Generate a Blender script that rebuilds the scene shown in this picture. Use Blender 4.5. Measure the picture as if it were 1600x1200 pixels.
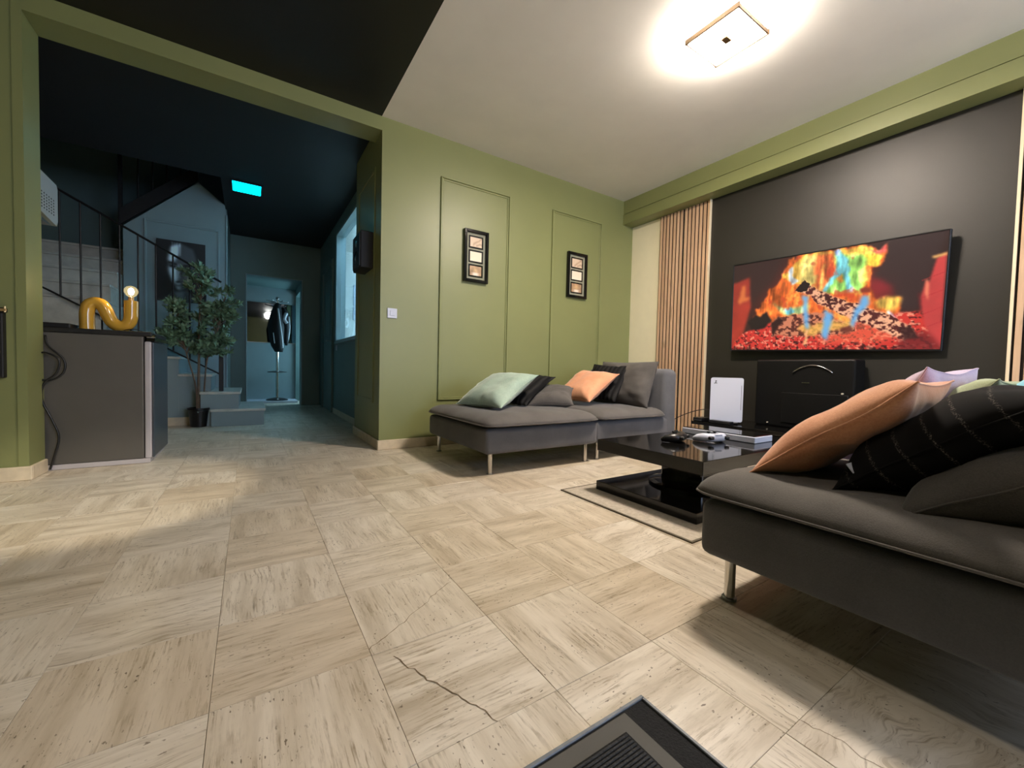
import bpy, bmesh, math, random
import numpy as np
from mathutils import Vector, Matrix, noise

random.seed(7)
rng = np.random.default_rng(7)
S = bpy.context.scene
COL = S.collection
for o in list(bpy.data.objects):
    bpy.data.objects.remove(o)

# ------------------------------------------------------------------ camera, world, lights, exposure
cam_d = bpy.data.cameras.new('camera')
cam_d.sensor_fit = 'HORIZONTAL'
cam_d.sensor_width = 36.0
cam_d.lens = 635.675 / 1600 * 36
cam_d.clip_start = 0.02
cam = bpy.data.objects.new('camera', cam_d)
COL.objects.link(cam)
_p, _y, _r = -0.0342977682, 0.574373243, 0.0230149717
_f = Vector((math.sin(_y) * math.cos(_p), math.cos(_y) * math.cos(_p), math.sin(_p)))
_rt = Vector((math.cos(_y), -math.sin(_y), 0))
_up = _rt.cross(_f)
_r2 = _rt * math.cos(_r) + _up * math.sin(_r)
_u2 = -_rt * math.sin(_r) + _up * math.cos(_r)
cam.matrix_world = Matrix(((_r2.x, _u2.x, -_f.x, 0), (_r2.y, _u2.y, -_f.y, 0), (_r2.z, _u2.z, -_f.z, 0.66), (0, 0, 0, 1)))
S.camera = cam

W = bpy.data.worlds.new('world')
S.world = W
W.use_nodes = True
W.node_tree.nodes['Background'].inputs[0].default_value = (0.02, 0.025, 0.035, 1)
W.node_tree.nodes['Background'].inputs[1].default_value = 0.5

CEILING_LAMP = 350.0      # emission of the square ceiling lamp
CEILING_LAMP_COL = (1.0, 0.87, 0.745)
HALL_PANEL = 4.6         # emission of the cyan panel in the hall
BULB = 210.0              # filament of the bulb on the fridge
SIDE_ROOM = 175.0          # lamp of the room behind the hall window
NICHE_LIGHT = 30.0        # lit room opening off the right side of the hall niche
HALL_SPOT = 225.0         # ceiling spot aimed at the floor in front of the opening
CEILING_FILL = 36.0       # unseen fill light added above the camera
WINDOW_LIGHT = 95.0       # cool evening light behind the camera

S.view_settings.view_transform = 'Standard'
S.view_settings.look = 'None'
S.view_settings.exposure = 0.0
S.view_settings.gamma = 1.0
S.view_settings.use_curve_mapping = False
S.cycles.use_denoising = True
S.cycles.max_bounces = 10
S.cycles.diffuse_bounces = 6
S.cycles.sample_clamp_indirect = 8.0


def light(name, kind, loc, power, color, size=0.1, rot=(0, 0, 0), size_y=None):
    d = bpy.data.lights.new(name, kind)
    d.energy = power
    d.color = color
    if kind == 'AREA':
        d.size = size
        if size_y:
            d.shape = 'RECTANGLE'
            d.size_y = size_y
    else:
        d.shadow_soft_size = size
    o = bpy.data.objects.new(name, d)
    o.location = loc
    o.rotation_euler = rot
    COL.objects.link(o)
    return o


light('overhead_fill_light', 'POINT', (0.6, -0.45, 2.45), CEILING_FILL, (1.0, 0.86, 0.7), 0.12)  # no fixture: fill added overhead to lift the floor shadow by the sofa
_sp = light('ceiling_spot', 'SPOT', (-0.3, 0.9, 2.52), HALL_SPOT, (1.0, 0.88, 0.7), 0.05)
_sp.data.spot_size = math.radians(27)
_sp.data.spot_blend = 0.45
_sp.rotation_euler = (Vector((-0.62, 2.72, 0)) - Vector((-0.3, 0.9, 2.52))).to_track_quat('-Z', 'Y').to_euler()
light('evening_window_light', 'AREA', (2.3, -2.9, 1.5), WINDOW_LIGHT, (0.6, 0.72, 1.0), 1.6, (math.radians(90), 0, 0), 1.4)
light('side_room_light', 'AREA', (1.22, 5.4, 2.1), SIDE_ROOM, (0.42, 0.74, 1.0), 0.8, (0, math.radians(-90), 0))
light('niche_side_light', 'AREA', (1.6, 8.1, 1.1), NICHE_LIGHT, (0.42, 0.78, 1.0), 0.6, (0, math.radians(90), 0), 1.2)


# ------------------------------------------------------------------ materials
def lin(c):
    return tuple((x / 12.92 if x <= 0.04045 else ((x + 0.055) / 1.055) ** 2.4) for x in c)


def rgb(r, g, b):
    return lin((r / 255, g / 255, b / 255)) + (1.0,)


class NT:
    def __init__(self, name):
        self.m = bpy.data.materials.new(name)
        self.m.use_nodes = True
        self.t = self.m.node_tree
        self.n = self.t.nodes
        self.b = self.n['Principled BSDF']

    def new(self, typ, **kw):
        x = self.n.new(typ)
        for k, v in kw.items():
            setattr(x, k, v)
        return x

    def link(self, a, b):
        self.t.links.new(a, b)

    def val(self, sock, v):
        if hasattr(v, 'is_output') or isinstance(v, bpy.types.NodeSocket):
            self.link(v, sock)
        else:
            sock.default_value = v

    def mix(self, f, a, b, blend='MIX'):
        x = self.new('ShaderNodeMix', data_type='RGBA', blend_type=blend)
        self.val(x.inputs[0], f)
        self.val(x.inputs[6], a)
        self.val(x.inputs[7], b)
        return x.outputs[2]

    def math(self, op, a, b=0.0, c=None):
        x = self.new('ShaderNodeMath', operation=op)
        self.val(x.inputs[0], a)
        self.val(x.inputs[1], b)
        if c is not None:
            self.val(x.inputs[2], c)
        return x.outputs[0]

    def ramp(self, f, stops):
        x = self.new('ShaderNodeValToRGB')
        e = x.color_ramp.elements
        while len(e) < len(stops):
            e.new(0.5)
        for q, (p, c) in zip(e, stops):
            q.position = p
            q.color = c if len(c) == 4 else tuple(c) + (1,)
        self.val(x.inputs[0], f)
        return x.outputs[0]

    def noise(self, vec, scale=5.0, detail=3.0, rough=0.55, dist=0.0):
        x = self.new('ShaderNodeTexNoise')
        self.val(x.inputs['Vector'], vec)
        x.inputs['Scale'].default_value = scale
        x.inputs['Detail'].default_value = detail
        x.inputs['Roughness'].default_value = rough
        x.inputs['Distortion'].default_value = dist
        return x.outputs[0]

    def coord(self, kind='Object'):
        return self.new('ShaderNodeTexCoord').outputs[kind]

    def mapping(self, vec, scale=(1, 1, 1), loc=(0, 0, 0), rot=(0, 0, 0)):
        x = self.new('ShaderNodeMapping')
        self.val(x.inputs['Vector'], vec)
        self.val(x.inputs['Location'], loc)
        self.val(x.inputs['Rotation'], rot)
        self.val(x.inputs['Scale'], scale)
        return x.outputs[0]

    def bump(self, h, strength=0.2, dist=0.01):
        x = self.new('ShaderNodeBump')
        x.inputs['Strength'].default_value = strength
        x.inputs['Distance'].default_value = dist
        self.val(x.inputs['Height'], h)
        self.link(x.outputs[0], self.b.inputs['Normal'])

    def base(self, c):
        self.val(self.b.inputs['Base Color'], c)


def simple(name, c, rough=0.5, metal=0.0, var=0.06, scale=8.0, bump=0.0, bscale=60.0, spec=0.5, sheen=0.0, coat=0.0):
    k = NT(name)
    v = k.coord()
    n = k.noise(v, scale, 3)
    dark = tuple(x * (1 - var) for x in c[:3]) + (1,)
    lite = tuple(min(1, x * (1 + var)) for x in c[:3]) + (1,)
    k.base(k.ramp(n, [(0.3, dark), (0.7, lite)]))
    k.b.inputs['Roughness'].default_value = rough
    k.b.inputs['Metallic'].default_value = metal
    k.b.inputs['Specular IOR Level'].default_value = spec
    k.b.inputs['Sheen Weight'].default_value = sheen
    k.b.inputs['Coat Weight'].default_value = coat
    if bump:
        k.bump(k.noise(v, bscale, 4), bump, 0.003)
    return k.m


def emit(name, c, strength):
    k = NT(name)
    k.b.inputs['Base Color'].default_value = c
    k.b.inputs['Emission Color'].default_value = c
    k.b.inputs['Emission Strength'].default_value = strength
    return k.m


def fabric(name, c, c2=None, weave=900.0, rough=0.95, bump=0.35, sheen=0.15, streak=0.0):
    k = NT(name)
    v = k.coord()
    c2 = c2 or tuple(x * 1.35 for x in c[:3]) + (1,)
    n1 = k.noise(v, 6.0, 4, 0.6)
    n2 = k.noise(v, weave * 0.35, 2, 0.7)
    f = k.math('ADD', k.math('MULTIPLY', n1, 0.55), k.math('MULTIPLY', n2, 0.45))
    k.base(k.ramp(f, [(0.32, c), (0.68, c2)]))
    k.b.inputs['Roughness'].default_value = rough
    k.b.inputs['Sheen Weight'].default_value = sheen
    k.b.inputs['Sheen Roughness'].default_value = 0.4
    k.b.inputs['Specular IOR Level'].default_value = 0.2
    k.bump(k.math('ADD', n2, k.math('MULTIPLY', k.noise(v, 40.0, 3), 0.8)), bump, 0.002)
    return k.m


def make_tile_mat():
    k = NT('travertine')
    uv = k.coord('UV')
    # per-tile random from the integer part of the uv
    fl = k.new('ShaderNodeVectorMath', operation='FLOOR')
    sc = k.new('ShaderNodeVectorMath', operation='SCALE')
    ad = k.new('ShaderNodeVectorMath', operation='ADD')
    k.link(uv, ad.inputs[0])
    ad.inputs[1].default_value = (5, 5, 0)
    k.link(ad.outputs[0], sc.inputs[0])
    sc.inputs['Scale'].default_value = 0.1
    k.link(sc.outputs[0], fl.inputs[0])
    wn = k.new('ShaderNodeTexWhiteNoise', noise_dimensions='3D')
    k.link(fl.outputs[0], wn.inputs['Vector'])
    rnd, rcol = wn.outputs['Value'], wn.outputs['Color']
    # warped coordinate
    warp = k.new('ShaderNodeTexNoise')
    k.link(uv, warp.inputs['Vector'])
    warp.inputs['Scale'].default_value = 5.0
    warp.inputs['Detail'].default_value = 3.0
    vs = k.new('ShaderNodeVectorMath', operation='SCALE')
    sub = k.new('ShaderNodeVectorMath', operation='SUBTRACT')
    k.link(warp.outputs['Color'], sub.inputs[0])
    sub.inputs[1].default_value = (0.5, 0.5, 0.5)
    k.link(sub.outputs[0], vs.inputs[0])
    k.link(k.math('ADD', 0.012, k.math('MULTIPLY', k.math('POWER', rnd, 6.0), 0.20)), vs.inputs['Scale'])
    wv = k.new('ShaderNodeVectorMath', operation='ADD')
    k.link(uv, wv.inputs[0])
    k.link(vs.outputs[0], wv.inputs[1])
    p = wv.outputs[0]
    broad = k.noise(k.mapping(p, (2.2, 14, 1)), 1.0, 5, 0.6)
    fine = k.noise(k.mapping(p, (9, 110, 1)), 1.0, 5, 0.72)
    vein = k.noise(k.mapping(p, (1.8, 34, 1)), 1.0, 6, 0.7, 0.15)
    patch = k.noise(p, 8.0, 4, 0.6)
    c0 = k.ramp(broad, [(0.30, rgb(178, 167, 149)), (0.44, rgb(204, 195, 179)), (0.62, rgb(224, 217, 204))])
    fm = k.math('MULTIPLY', k.ramp(fine, [(0.38, (1, 1, 1)), (0.50, (0, 0, 0))]), k.ramp(patch, [(0.40, (0.08, 0.08, 0.08)), (0.62, (0.9, 0.9, 0.9))]))
    c1 = k.mix(fm, c0, rgb(150, 136, 114))
    vm = k.ramp(vein, [(0.29, (1, 1, 1)), (0.37, (0, 0, 0))])
    c2 = k.mix(k.math('MULTIPLY', vm, k.math('MULTIPLY', patch, 1.7)), c1, rgb(112, 101, 84))
    pit = k.noise(k.mapping(p, (70, 150, 1)), 1.0, 2, 0.55)
    pitm = k.math('MULTIPLY', k.ramp(pit, [(0.64, (0, 0, 0)), (0.68, (1, 1, 1))]),
                  k.ramp(k.noise(p, 9.0, 2), [(0.46, (0, 0, 0)), (0.56, (1, 1, 1))]))
    c3 = k.mix(k.math('MULTIPLY', pitm, 0.8), c2, rgb(92, 78, 60))
    tone = k.ramp(rnd, [(0.0, rgb(238, 230, 218)), (0.5, rgb(248, 244, 237)), (1.0, rgb(255, 253, 250))])
    k.base(k.mix(1.0, c3, tone, 'MULTIPLY'))
    k.link(k.math('ADD', 0.24, k.math('MULTIPLY', fine, 0.2)), k.b.inputs['Roughness'])
    k.b.inputs['Specular IOR Level'].default_value = 0.45
    k.bump(k.math('SUBTRACT', k.math('MULTIPLY', fine, 0.4), pitm), 0.22, 0.002)
    return k.m


def make_oak(name, a, b):
    k = NT(name)
    v = k.coord()
    oi = k.new('ShaderNodeObjectInfo').outputs['Random']
    cx = k.new('ShaderNodeCombineXYZ')
    k.link(k.math('MULTIPLY', oi, 37.0), cx.inputs[0])
    k.link(k.math('MULTIPLY', oi, 91.0), cx.inputs[2])
    ad = k.new('ShaderNodeVectorMath', operation='ADD')
    k.link(v, ad.inputs[0])
    k.link(cx.outputs[0], ad.inputs[1])
    g = k.noise(k.mapping(ad.outputs[0], (45, 45, 2.2)), 1.0, 5, 0.6, 0.6)
    knot = k.noise(k.mapping(ad.outputs[0], (14, 14, 3.0)), 1.0, 2)
    c = k.ramp(g, [(0.3, a), (0.65, b)])
    c = k.mix(k.math('MULTIPLY', k.ramp(knot, [(0.66, (0, 0, 0)), (0.74, (1, 1, 1))]), 0.5), c, tuple(x * 0.5 for x in a[:3]) + (1,))
    t = k.ramp(oi, [(0, (0.86, 0.84, 0.82)), (1, (1, 1, 1))])
    k.base(k.mix(1.0, c, t, 'MULTIPLY'))
    k.b.inputs['Roughness'].default_value = 0.6
    k.bump(g, 0.15, 0.001)
    return k.m


def make_ribbed(name, c, c2, freq, axis=0, rough=0.9, depth=0.006, line=None):
    k = NT(name)
    v = k.coord()
    sp = k.new('ShaderNodeSeparateXYZ')
    k.link(v, sp.inputs[0])
    s = k.math('SINE', k.math('MULTIPLY', sp.outputs[axis], freq))
    h = k.math('MULTIPLY', k.math('ADD', s, 1.0), 0.5)
    n = k.noise(v, 300.0, 2)
    k.base(k.ramp(k.math('ADD', k.math('MULTIPLY', h, 0.7), k.math('MULTIPLY', n, 0.3)), [(0.25, c), (0.8, c2)] + ([(0.84, c2), (0.92, line)] if line else [])))
    k.b.inputs['Roughness'].default_value = rough
    k.b.inputs['Specular IOR Level'].default_value = 0.2
    k.bump(h, 0.8, depth)
    return k.m


def attr_mat(name, emission=0.0, rough=0.5):
    k = NT(name)
    a = k.new('ShaderNodeVertexColor')
    a.layer_name = 'Col'
    k.link(a.outputs[0], k.b.inputs['Base Color'])
    k.b.inputs['Roughness'].default_value = rough
    if emission:
        k.b.inputs['Base Color'].default_value = (0.01, 0.01, 0.01, 1)
        k.t.links.remove(k.b.inputs['Base Color'].links[0])
        k.link(a.outputs[0], k.b.inputs['Emission Color'])
        k.b.inputs['Emission Strength'].default_value = emission
        k.b.inputs['Roughness'].default_value = 0.25
    return k.m


def make_glass(name, tint=(1, 1, 1, 1), gloss=0.12):
    k = NT(name)
    out = k.n['Material Output']
    tr = k.new('ShaderNodeBsdfTransparent')
    tr.inputs[0].default_value = tint
    gl = k.new('ShaderNodeBsdfGlossy')
    gl.inputs['Roughness'].default_value = 0.02
    fr = k.new('ShaderNodeLayerWeight')
    fr.inputs['Blend'].default_value = 0.5
    mx = k.new('ShaderNodeMixShader')
    k.link(k.math('ADD', k.math('MULTIPLY', k.math('POWER', fr.outputs['Facing'], 4.0), 0.5), gloss * 0.3), mx.inputs[0])
    k.link(tr.outputs[0], mx.inputs[1])
    k.link(gl.outputs[0], mx.inputs[2])
    k.link(mx.outputs[0], out.inputs[0])
    return k.m


M = {}
M['tile'] = make_tile_mat()
M['grout'] = simple('grout', rgb(186, 174, 152), 0.9, bump=0.1)
M['green'] = simple('green_paint', rgb(131, 136, 88), 0.42, var=0.03, scale=2.5, bump=0.05, bscale=220)
M['hall'] = simple('hall_paint', rgb(98, 120, 118), 0.5, var=0.04, scale=3, bump=0.05, bscale=200)
M['hall_pale'] = simple('hall_pale_paint', rgb(132, 150, 154), 0.45, var=0.04, scale=3, bump=0.05, bscale=200)
M['white_ceiling'] = simple('white_ceiling_paint', rgb(232, 230, 225), 0.75, var=0.03, scale=3, bump=0.06, bscale=160)
M['black_ceiling'] = simple('black_ceiling_paint', rgb(12, 12, 11), 0.55, var=0.05, scale=3)
M['black_hall'] = simple('black_hall_paint', rgb(12, 14, 18), 0.6, var=0.05)
M['black_wall'] = simple('black_wall_paint', rgb(38, 36, 31), 0.47, var=0.05, scale=2.0, bump=0.08, bscale=200)
M['cream'] = simple('cream_paint', rgb(246, 237, 206), 0.6, var=0.02, bump=0.05, bscale=200)
M['stone'] = simple('skirting_stone', rgb(212, 198, 172), 0.35, var=0.12, scale=14, bump=0.03)
M['marble'] = simple('stair_marble', rgb(188, 188, 180), 0.35, var=0.16, scale=9, bump=0.03)
M['oak'] = make_oak('oak', rgb(196, 160, 126), rgb(220, 186, 152))
M['oak_lit'] = make_oak('lit_oak', rgb(236, 216, 176), rgb(250, 234, 200))  # lightened oak: the bright light on the panel edges is put into the colour
M['felt'] = simple('black_felt', rgb(30, 20, 14), 0.95, var=0.2, scale=40)
M['sofa'] = fabric('charcoal_fabric', rgb(84, 84, 87), rgb(102, 102, 105))
M['sofa_top'] = fabric('charcoal_cover', rgb(82, 79, 76), rgb(104, 100, 96), bump=0.4)
M['piping'] = simple('dark_piping', rgb(42, 41, 44), 0.85)
M['chrome'] = simple('chrome', rgb(205, 203, 200), 0.16, 1.0, var=0.02)
M['steel'] = simple('brushed_steel', rgb(165, 165, 165), 0.35, 1.0, var=0.05)
M['black_gloss'] = simple('black_gloss', rgb(15, 14, 13), 0.08, var=0.05, spec=0.42)
M['black_plastic'] = simple('black_plastic', rgb(20, 20, 21), 0.35, var=0.05)
M['black_matt'] = simple('black_matt', rgb(18, 17, 16), 0.6, var=0.1)
M['black_deep'] = simple('deep_black_enamel', rgb(9, 9, 9), 0.5, var=0.1, spec=0.25)
M['black_iron'] = simple('black_iron', rgb(16, 16, 17), 0.5, var=0.1)
M['white_plastic'] = simple('white_plastic', rgb(194, 198, 212), 0.3, var=0.01)
M['air_unit'] = simple('air_unit_plastic', rgb(150, 160, 166), 0.4, var=0.02)
M['rug'] = simple('rug', rgb(178, 168, 152), 0.95, var=0.16, scale=70, bump=0.5, bscale=420)
M['rug_edge'] = simple('rug_edge', rgb(92, 84, 70), 0.95, var=0.1)
M['teal_velvet'] = fabric('teal_velvet', rgb(128, 150, 136), rgb(178, 196, 178), weave=500, sheen=0.6, bump=0.25)
M['salmon_velvet'] = fabric('salmon_velvet', rgb(200, 134, 98), rgb(226, 168, 130), weave=500, sheen=0.5, bump=0.25)
M['black_rib'] = make_ribbed('black_ribbed_cloth', rgb(10, 10, 11), rgb(34, 33, 33), 150.0, 0)
M['black_fluff'] = make_ribbed('black_fleece_with_pale_lines', rgb(13, 12, 12), rgb(15, 14, 14), 105.0, 1, 0.95, 0.004, rgb(104, 98, 92))
M['grey_cushion'] = fabric('grey_cushion_cloth', rgb(72, 69, 67), rgb(96, 92, 88))
M['lilac'] = fabric('lilac_cloth', rgb(176, 156, 178), rgb(206, 188, 208), sheen=0.3)
M['sage'] = fabric('sage_cloth', rgb(140, 150, 116), rgb(176, 184, 150), sheen=0.3)
M['sky'] = fabric('light_blue_cloth', rgb(110, 172, 200), rgb(150, 208, 228), sheen=0.3)
M['tan'] = fabric('tan_cloth', rgb(170, 120, 84), rgb(200, 150, 110))
M['taupe'] = fabric('taupe_cloth', rgb(120, 112, 96), rgb(150, 142, 122))
M['yellow_glaze'] = simple('yellow_glaze', rgb(208, 160, 62), 0.12, var=0.08, scale=5, coat=0.5)
M['brass'] = simple('brass', rgb(190, 160, 110), 0.35, 0.6, var=0.05)
M['fridge_grey'] = simple('fridge_grey', rgb(86, 83, 78), 0.5, var=0.04, bump=0.08, bscale=300)
M['fridge_door'] = simple('fridge_door_dark', rgb(70, 76, 84), 0.3, 0.3, var=0.04)
M['fridge_edge'] = simple('fridge_door_edge', rgb(176, 172, 176), 0.4, var=0.02)
M['red'] = simple('red_enamel', rgb(150, 30, 28), 0.3, var=0.05)
M['leaf'] = simple('leaf', rgb(104, 134, 106), 0.45, var=0.35, scale=14)
M['bark'] = simple('bark', rgb(110, 92, 76), 0.8, var=0.25, scale=30, bump=0.3)
M['soil'] = simple('soil', rgb(50, 40, 32), 0.95, var=0.3, scale=60)
M['mat_grey'] = simple('mat_rubber', rgb(76, 74, 68), 0.75, var=0.06, bump=0.1)
M['mat_black'] = simple('mat_pile', rgb(20, 19, 18), 0.95, var=0.5, scale=160, bump=0.8, bscale=260)
M['mat_ridge'] = simple('mat_ridges', rgb(46, 46, 46), 0.9, var=0.5, scale=200, bump=0.6, bscale=300)
M['mat_rim'] = simple('mat_rim', rgb(96, 100, 104), 0.5, 0.4, var=0.15, scale=60)
M['mirror'] = simple('dark_mirror', rgb(120, 130, 140), 0.03, 1.0, var=0.01)
M['jacket'] = simple('jacket_nylon', rgb(16, 16, 21), 0.65, var=0.2, scale=12, bump=0.5, bscale=18)
M['jacket_pale'] = simple('jacket_pale', rgb(190, 190, 196), 0.5, var=0.1)
M['glass'] = make_glass('clear_glass')
_b = NT('bulb_glass')
_tr, _em, _gl = _b.new('ShaderNodeBsdfTransparent'), _b.new('ShaderNodeEmission'), _b.new('ShaderNodeBsdfGlossy')
_tr.inputs[0].default_value = (1, 0.93, 0.75, 1)
_em.inputs[0].default_value = (1, 0.8, 0.42, 1)
_em.inputs[1].default_value = 1.6
_gl.inputs['Roughness'].default_value = 0.05
_m1, _m2 = _b.new('ShaderNodeMixShader'), _b.new('ShaderNodeMixShader')
_m1.inputs[0].default_value = 0.22
_m2.inputs[0].default_value = 0.08
_b.link(_tr.outputs[0], _m1.inputs[1])
_b.link(_em.outputs[0], _m1.inputs[2])
_b.link(_m1.outputs[0], _m2.inputs[1])
_b.link(_gl.outputs[0], _m2.inputs[2])
_b.link(_m2.outputs[0], _b.n['Material Output'].inputs[0])
M['bulb_glass'] = _b.m
M['pane'] = make_glass('pane_glass', (0.88, 0.94, 0.97, 1), 0.2)
M['lamp'] = emit('lamp_glow', CEILING_LAMP_COL + (1,), CEILING_LAMP)
M['led'] = emit('cyan_glow', (0.0, 0.70, 1.0, 1), HALL_PANEL)
M['filament'] = emit('filament_glow', (1.0, 0.82, 0.42, 1), BULB)
M['sky_pane'] = emit('bright_pane', (0.55, 0.82, 1.0, 1), 1.6)
M['mount'] = simple('picture_mount', rgb(150, 150, 128), 0.7, var=0.06)
M['paper'] = simple('cream_paper', rgb(250, 238, 214), 0.6, var=0.02)
M['crack'] = simple('crack_dirt', rgb(112, 94, 70), 0.9)
M['lamp_frame'] = simple('dark_brass', rgb(96, 74, 46), 0.5, 0.3, var=0.05)
M['led_dot'] = simple('pale_button', rgb(200, 190, 170), 0.4)


# ------------------------------------------------------------------ geometry helpers
class G:
    def __init__(s):
        s.bm = bmesh.new()

    def box(s, x0, x1, y0, y1, z0, z1, r=0.0, seg=2):
        t = bmesh.new()
        bmesh.ops.create_cube(t, size=1)
        for v in t.verts:
            v.co = Vector(((x0 + x1) / 2 + v.co.x * (x1 - x0), (y0 + y1) / 2 + v.co.y * (y1 - y0), (z0 + z1) / 2 + v.co.z * (z1 - z0)))
        if r > 0:
            bmesh.ops.bevel(t, geom=list(t.edges), offset=r, offset_type='OFFSET', segments=seg, profile=0.5, affect='EDGES')
        s.add(t)
        return s

    def add(s, t):
        me = bpy.data.meshes.new('tmp')
        t.to_mesh(me)
        s.bm.from_mesh(me)
        bpy.data.meshes.remove(me)
        t.free()

    def faces(s, verts, faces):
        vs = [s.bm.verts.new(v) for v in verts]
        for f in faces:
            try:
                s.bm.faces.new([vs[i] for i in f])
            except ValueError:
                pass
        return s

    def tube(s, pts, r, n=10, caps=True, sy=1.0):
        pts = [Vector(p) for p in pts]
        rs = r if isinstance(r, (list, tuple)) else [r] * len(pts)
        t = (pts[1] - pts[0]).normalized()
        a = Vector((0, 0, 1)) if abs(t.z) < 0.9 else Vector((1, 0, 0))
        nrm = t.cross(a).normalized()
        rings = []
        for i, p in enumerate(pts):
            if i == 0:
                d = pts[1] - pts[0]
            elif i == len(pts) - 1:
                d = pts[-1] - pts[-2]
            else:
                d = (pts[i + 1] - p).normalized() + (p - pts[i - 1]).normalized()
            d.normalize()
            nrm = (nrm - d * nrm.dot(d)).normalized()
            b = d.cross(nrm)
            rings.append([s.bm.verts.new(p + rs[i] * (math.cos(2 * math.pi * k / n) * nrm + sy * math.sin(2 * math.pi * k / n) * b)) for k in range(n)])
        for a_, b_ in zip(rings, rings[1:]):
            for k in range(n):
                s.bm.faces.new((a_[k], a_[(k + 1) % n], b_[(k + 1) % n], b_[k]))
        if caps:
            s.bm.faces.new(rings[0][::-1])
            s.bm.faces.new(rings[-1])
        return s

    def cyl(s, p0, p1, r, n=16):
        return s.tube([p0, p1], r, n)

    def lathe(s, prof, c, n=24):
        rings = []
        for r, z in prof:
            rings.append([s.bm.verts.new((c[0] + max(r, 1e-4) * math.cos(2 * math.pi * k / n), c[1] + max(r, 1e-4) * math.sin(2 * math.pi * k / n), c[2] + z)) for k in range(n)])
        for a_, b_ in zip(rings, rings[1:]):
            for k in range(n):
                s.bm.faces.new((a_[k], a_[(k + 1) % n], b_[(k + 1) % n], b_[k]))
        s.bm.faces.new(rings[0][::-1])
        s.bm.faces.new(rings[-1])
        return s

    def prism(s, poly, ext):
        e = Vector(ext)
        n = len(poly)
        vs = [Vector(p) for p in poly] + [Vector(p) + e for p in poly]
        s.faces(vs, [tuple(range(n))[::-1], tuple(range(n, 2 * n))] + [(i, (i + 1) % n, n + (i + 1) % n, n + i) for i in range(n)])
        return s

    def frame(s, ax, c, a0, a1, z0, z1, w, d0, d1):
        """rectangular frame on a wall plane: ax 'y' (spans x,z) or 'x' (spans y,z); depth d0..d1 along ax"""
        for (p0, p1, q0, q1) in ((a0, a0 + w, z0, z1), (a1 - w, a1, z0, z1), (a0 + w, a1 - w, z0, z0 + w), (a0 + w, a1 - w, z1 - w, z1)):
            if ax == 'y':
                s.box(p0, p1, d0, d1, q0, q1, 0.003, 1)
            else:
                s.box(d0, d1, p0, p1, q0, q1, 0.003, 1)
        return s


def base_loc(o):
    l = Vector((0, 0, 0))
    while o is not None:
        l += o.location
        o = o.parent
    return l


def obj(name, g, mat, parent=None, smooth=False, local=False, loc=None, kind=None, label=None):
    bm = g.bm if isinstance(g, G) else g
    bmesh.ops.recalc_face_normals(bm, faces=bm.faces)
    off = Vector((0, 0, 0))
    if parent is not None and not local:
        off = base_loc(parent)
    if loc is not None:
        off = off + Vector(loc) if parent is None else Vector(loc)
    if not local:
        for v in bm.verts:
            v.co -= off
    me = bpy.data.meshes.new(name)
    if smooth:
        for f in bm.faces:
            f.smooth = True
    bm.to_mesh(me)
    bm.free()
    if smooth == 'auto':
        me.set_sharp_from_angle(angle=math.radians(35))
    if mat is not None:
        me.materials.append(mat)
    o = bpy.data.objects.new(name, me)
    COL.objects.link(o)
    if parent is not None:
        o.parent = parent
    if loc is not None:
        o.location = Vector(loc) - (base_loc(parent) if parent is not None else Vector((0, 0, 0)))
    if kind:
        o['kind'] = kind
    if label:
        o['label'] = label
    return o


def thing(name, label, cat, loc=(0, 0, 0), group=None):
    o = bpy.data.objects.new(name, None)
    o.empty_display_size = 0.05
    COL.objects.link(o)
    o.location = loc
    o['label'] = label
    o['category'] = cat
    if group:
        o['group'] = group
    return o


def tag(o, label, cat, group=None):
    o['label'] = label
    o['category'] = cat
    if group:
        o['group'] = group
    return o


def struct(name, g, mat, smooth=False):
    return obj(name, g, mat, None, smooth, kind='structure')


def catmull(pts, n=6):
    P = [Vector(p) for p in pts]
    P = [P[0] * 2 - P[1]] + P + [P[-1] * 2 - P[-2]]
    out = []
    for i in range(1, len(P) - 2):
        for k in range(n):
            t = k / n
            a, b, c, d = P[i - 1], P[i], P[i + 1], P[i + 2]
            out.append(0.5 * ((2 * b) + (c - a) * t + (2 * a - 5 * b + 4 * c - d) * t * t + (3 * b - a - 3 * c + d) * t ** 3))
    out.append(P[-2])
    return out


def raster_plane(name, img, corners, mat, parent, local=False):
    """flat print: a grid whose points carry the colours of img (h,w,3 sRGB 0..1); corners TL,TR,BR,BL"""
    h, w = img.shape[:2]
    u, v = np.meshgrid(np.linspace(0, 1, w), np.linspace(0, 1, h))
    c = [np.array(p, float) for p in corners]
    if parent is not None and not local:
        b = np.array(base_loc(parent))
        c = [p - b for p in c]
    P = (c[0][None, None] * ((1 - u) * (1 - v))[..., None] + c[1] * (u * (1 - v))[..., None] + c[2] * (u * v)[..., None] + c[3] * ((1 - u) * v)[..., None])
    idx = np.arange(h * w).reshape(h, w)
    F = np.stack([idx[:-1, :-1], idx[1:, :-1], idx[1:, 1:], idx[:-1, 1:]], -1).reshape(-1, 4)
    me = bpy.data.meshes.new(name)
    me.from_pydata(P.reshape(-1, 3).tolist(), [], F.tolist())
    a = me.color_attributes.new('Col', 'FLOAT_COLOR', 'POINT')
    im = np.clip(img, 0, 1)
    L = np.where(im <= 0.04045, im / 12.92, ((im + 0.055) / 1.055) ** 2.4).reshape(-1, 3)
    a.data.foreach_set('color', np.concatenate([L, np.ones((L.shape[0], 1))], 1).astype(np.float32).ravel())
    me.materials.append(mat)
    o = bpy.data.objects.new(name, me)
    COL.objects.link(o)
    if parent is not None:
        o.parent = parent
    return o


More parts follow.
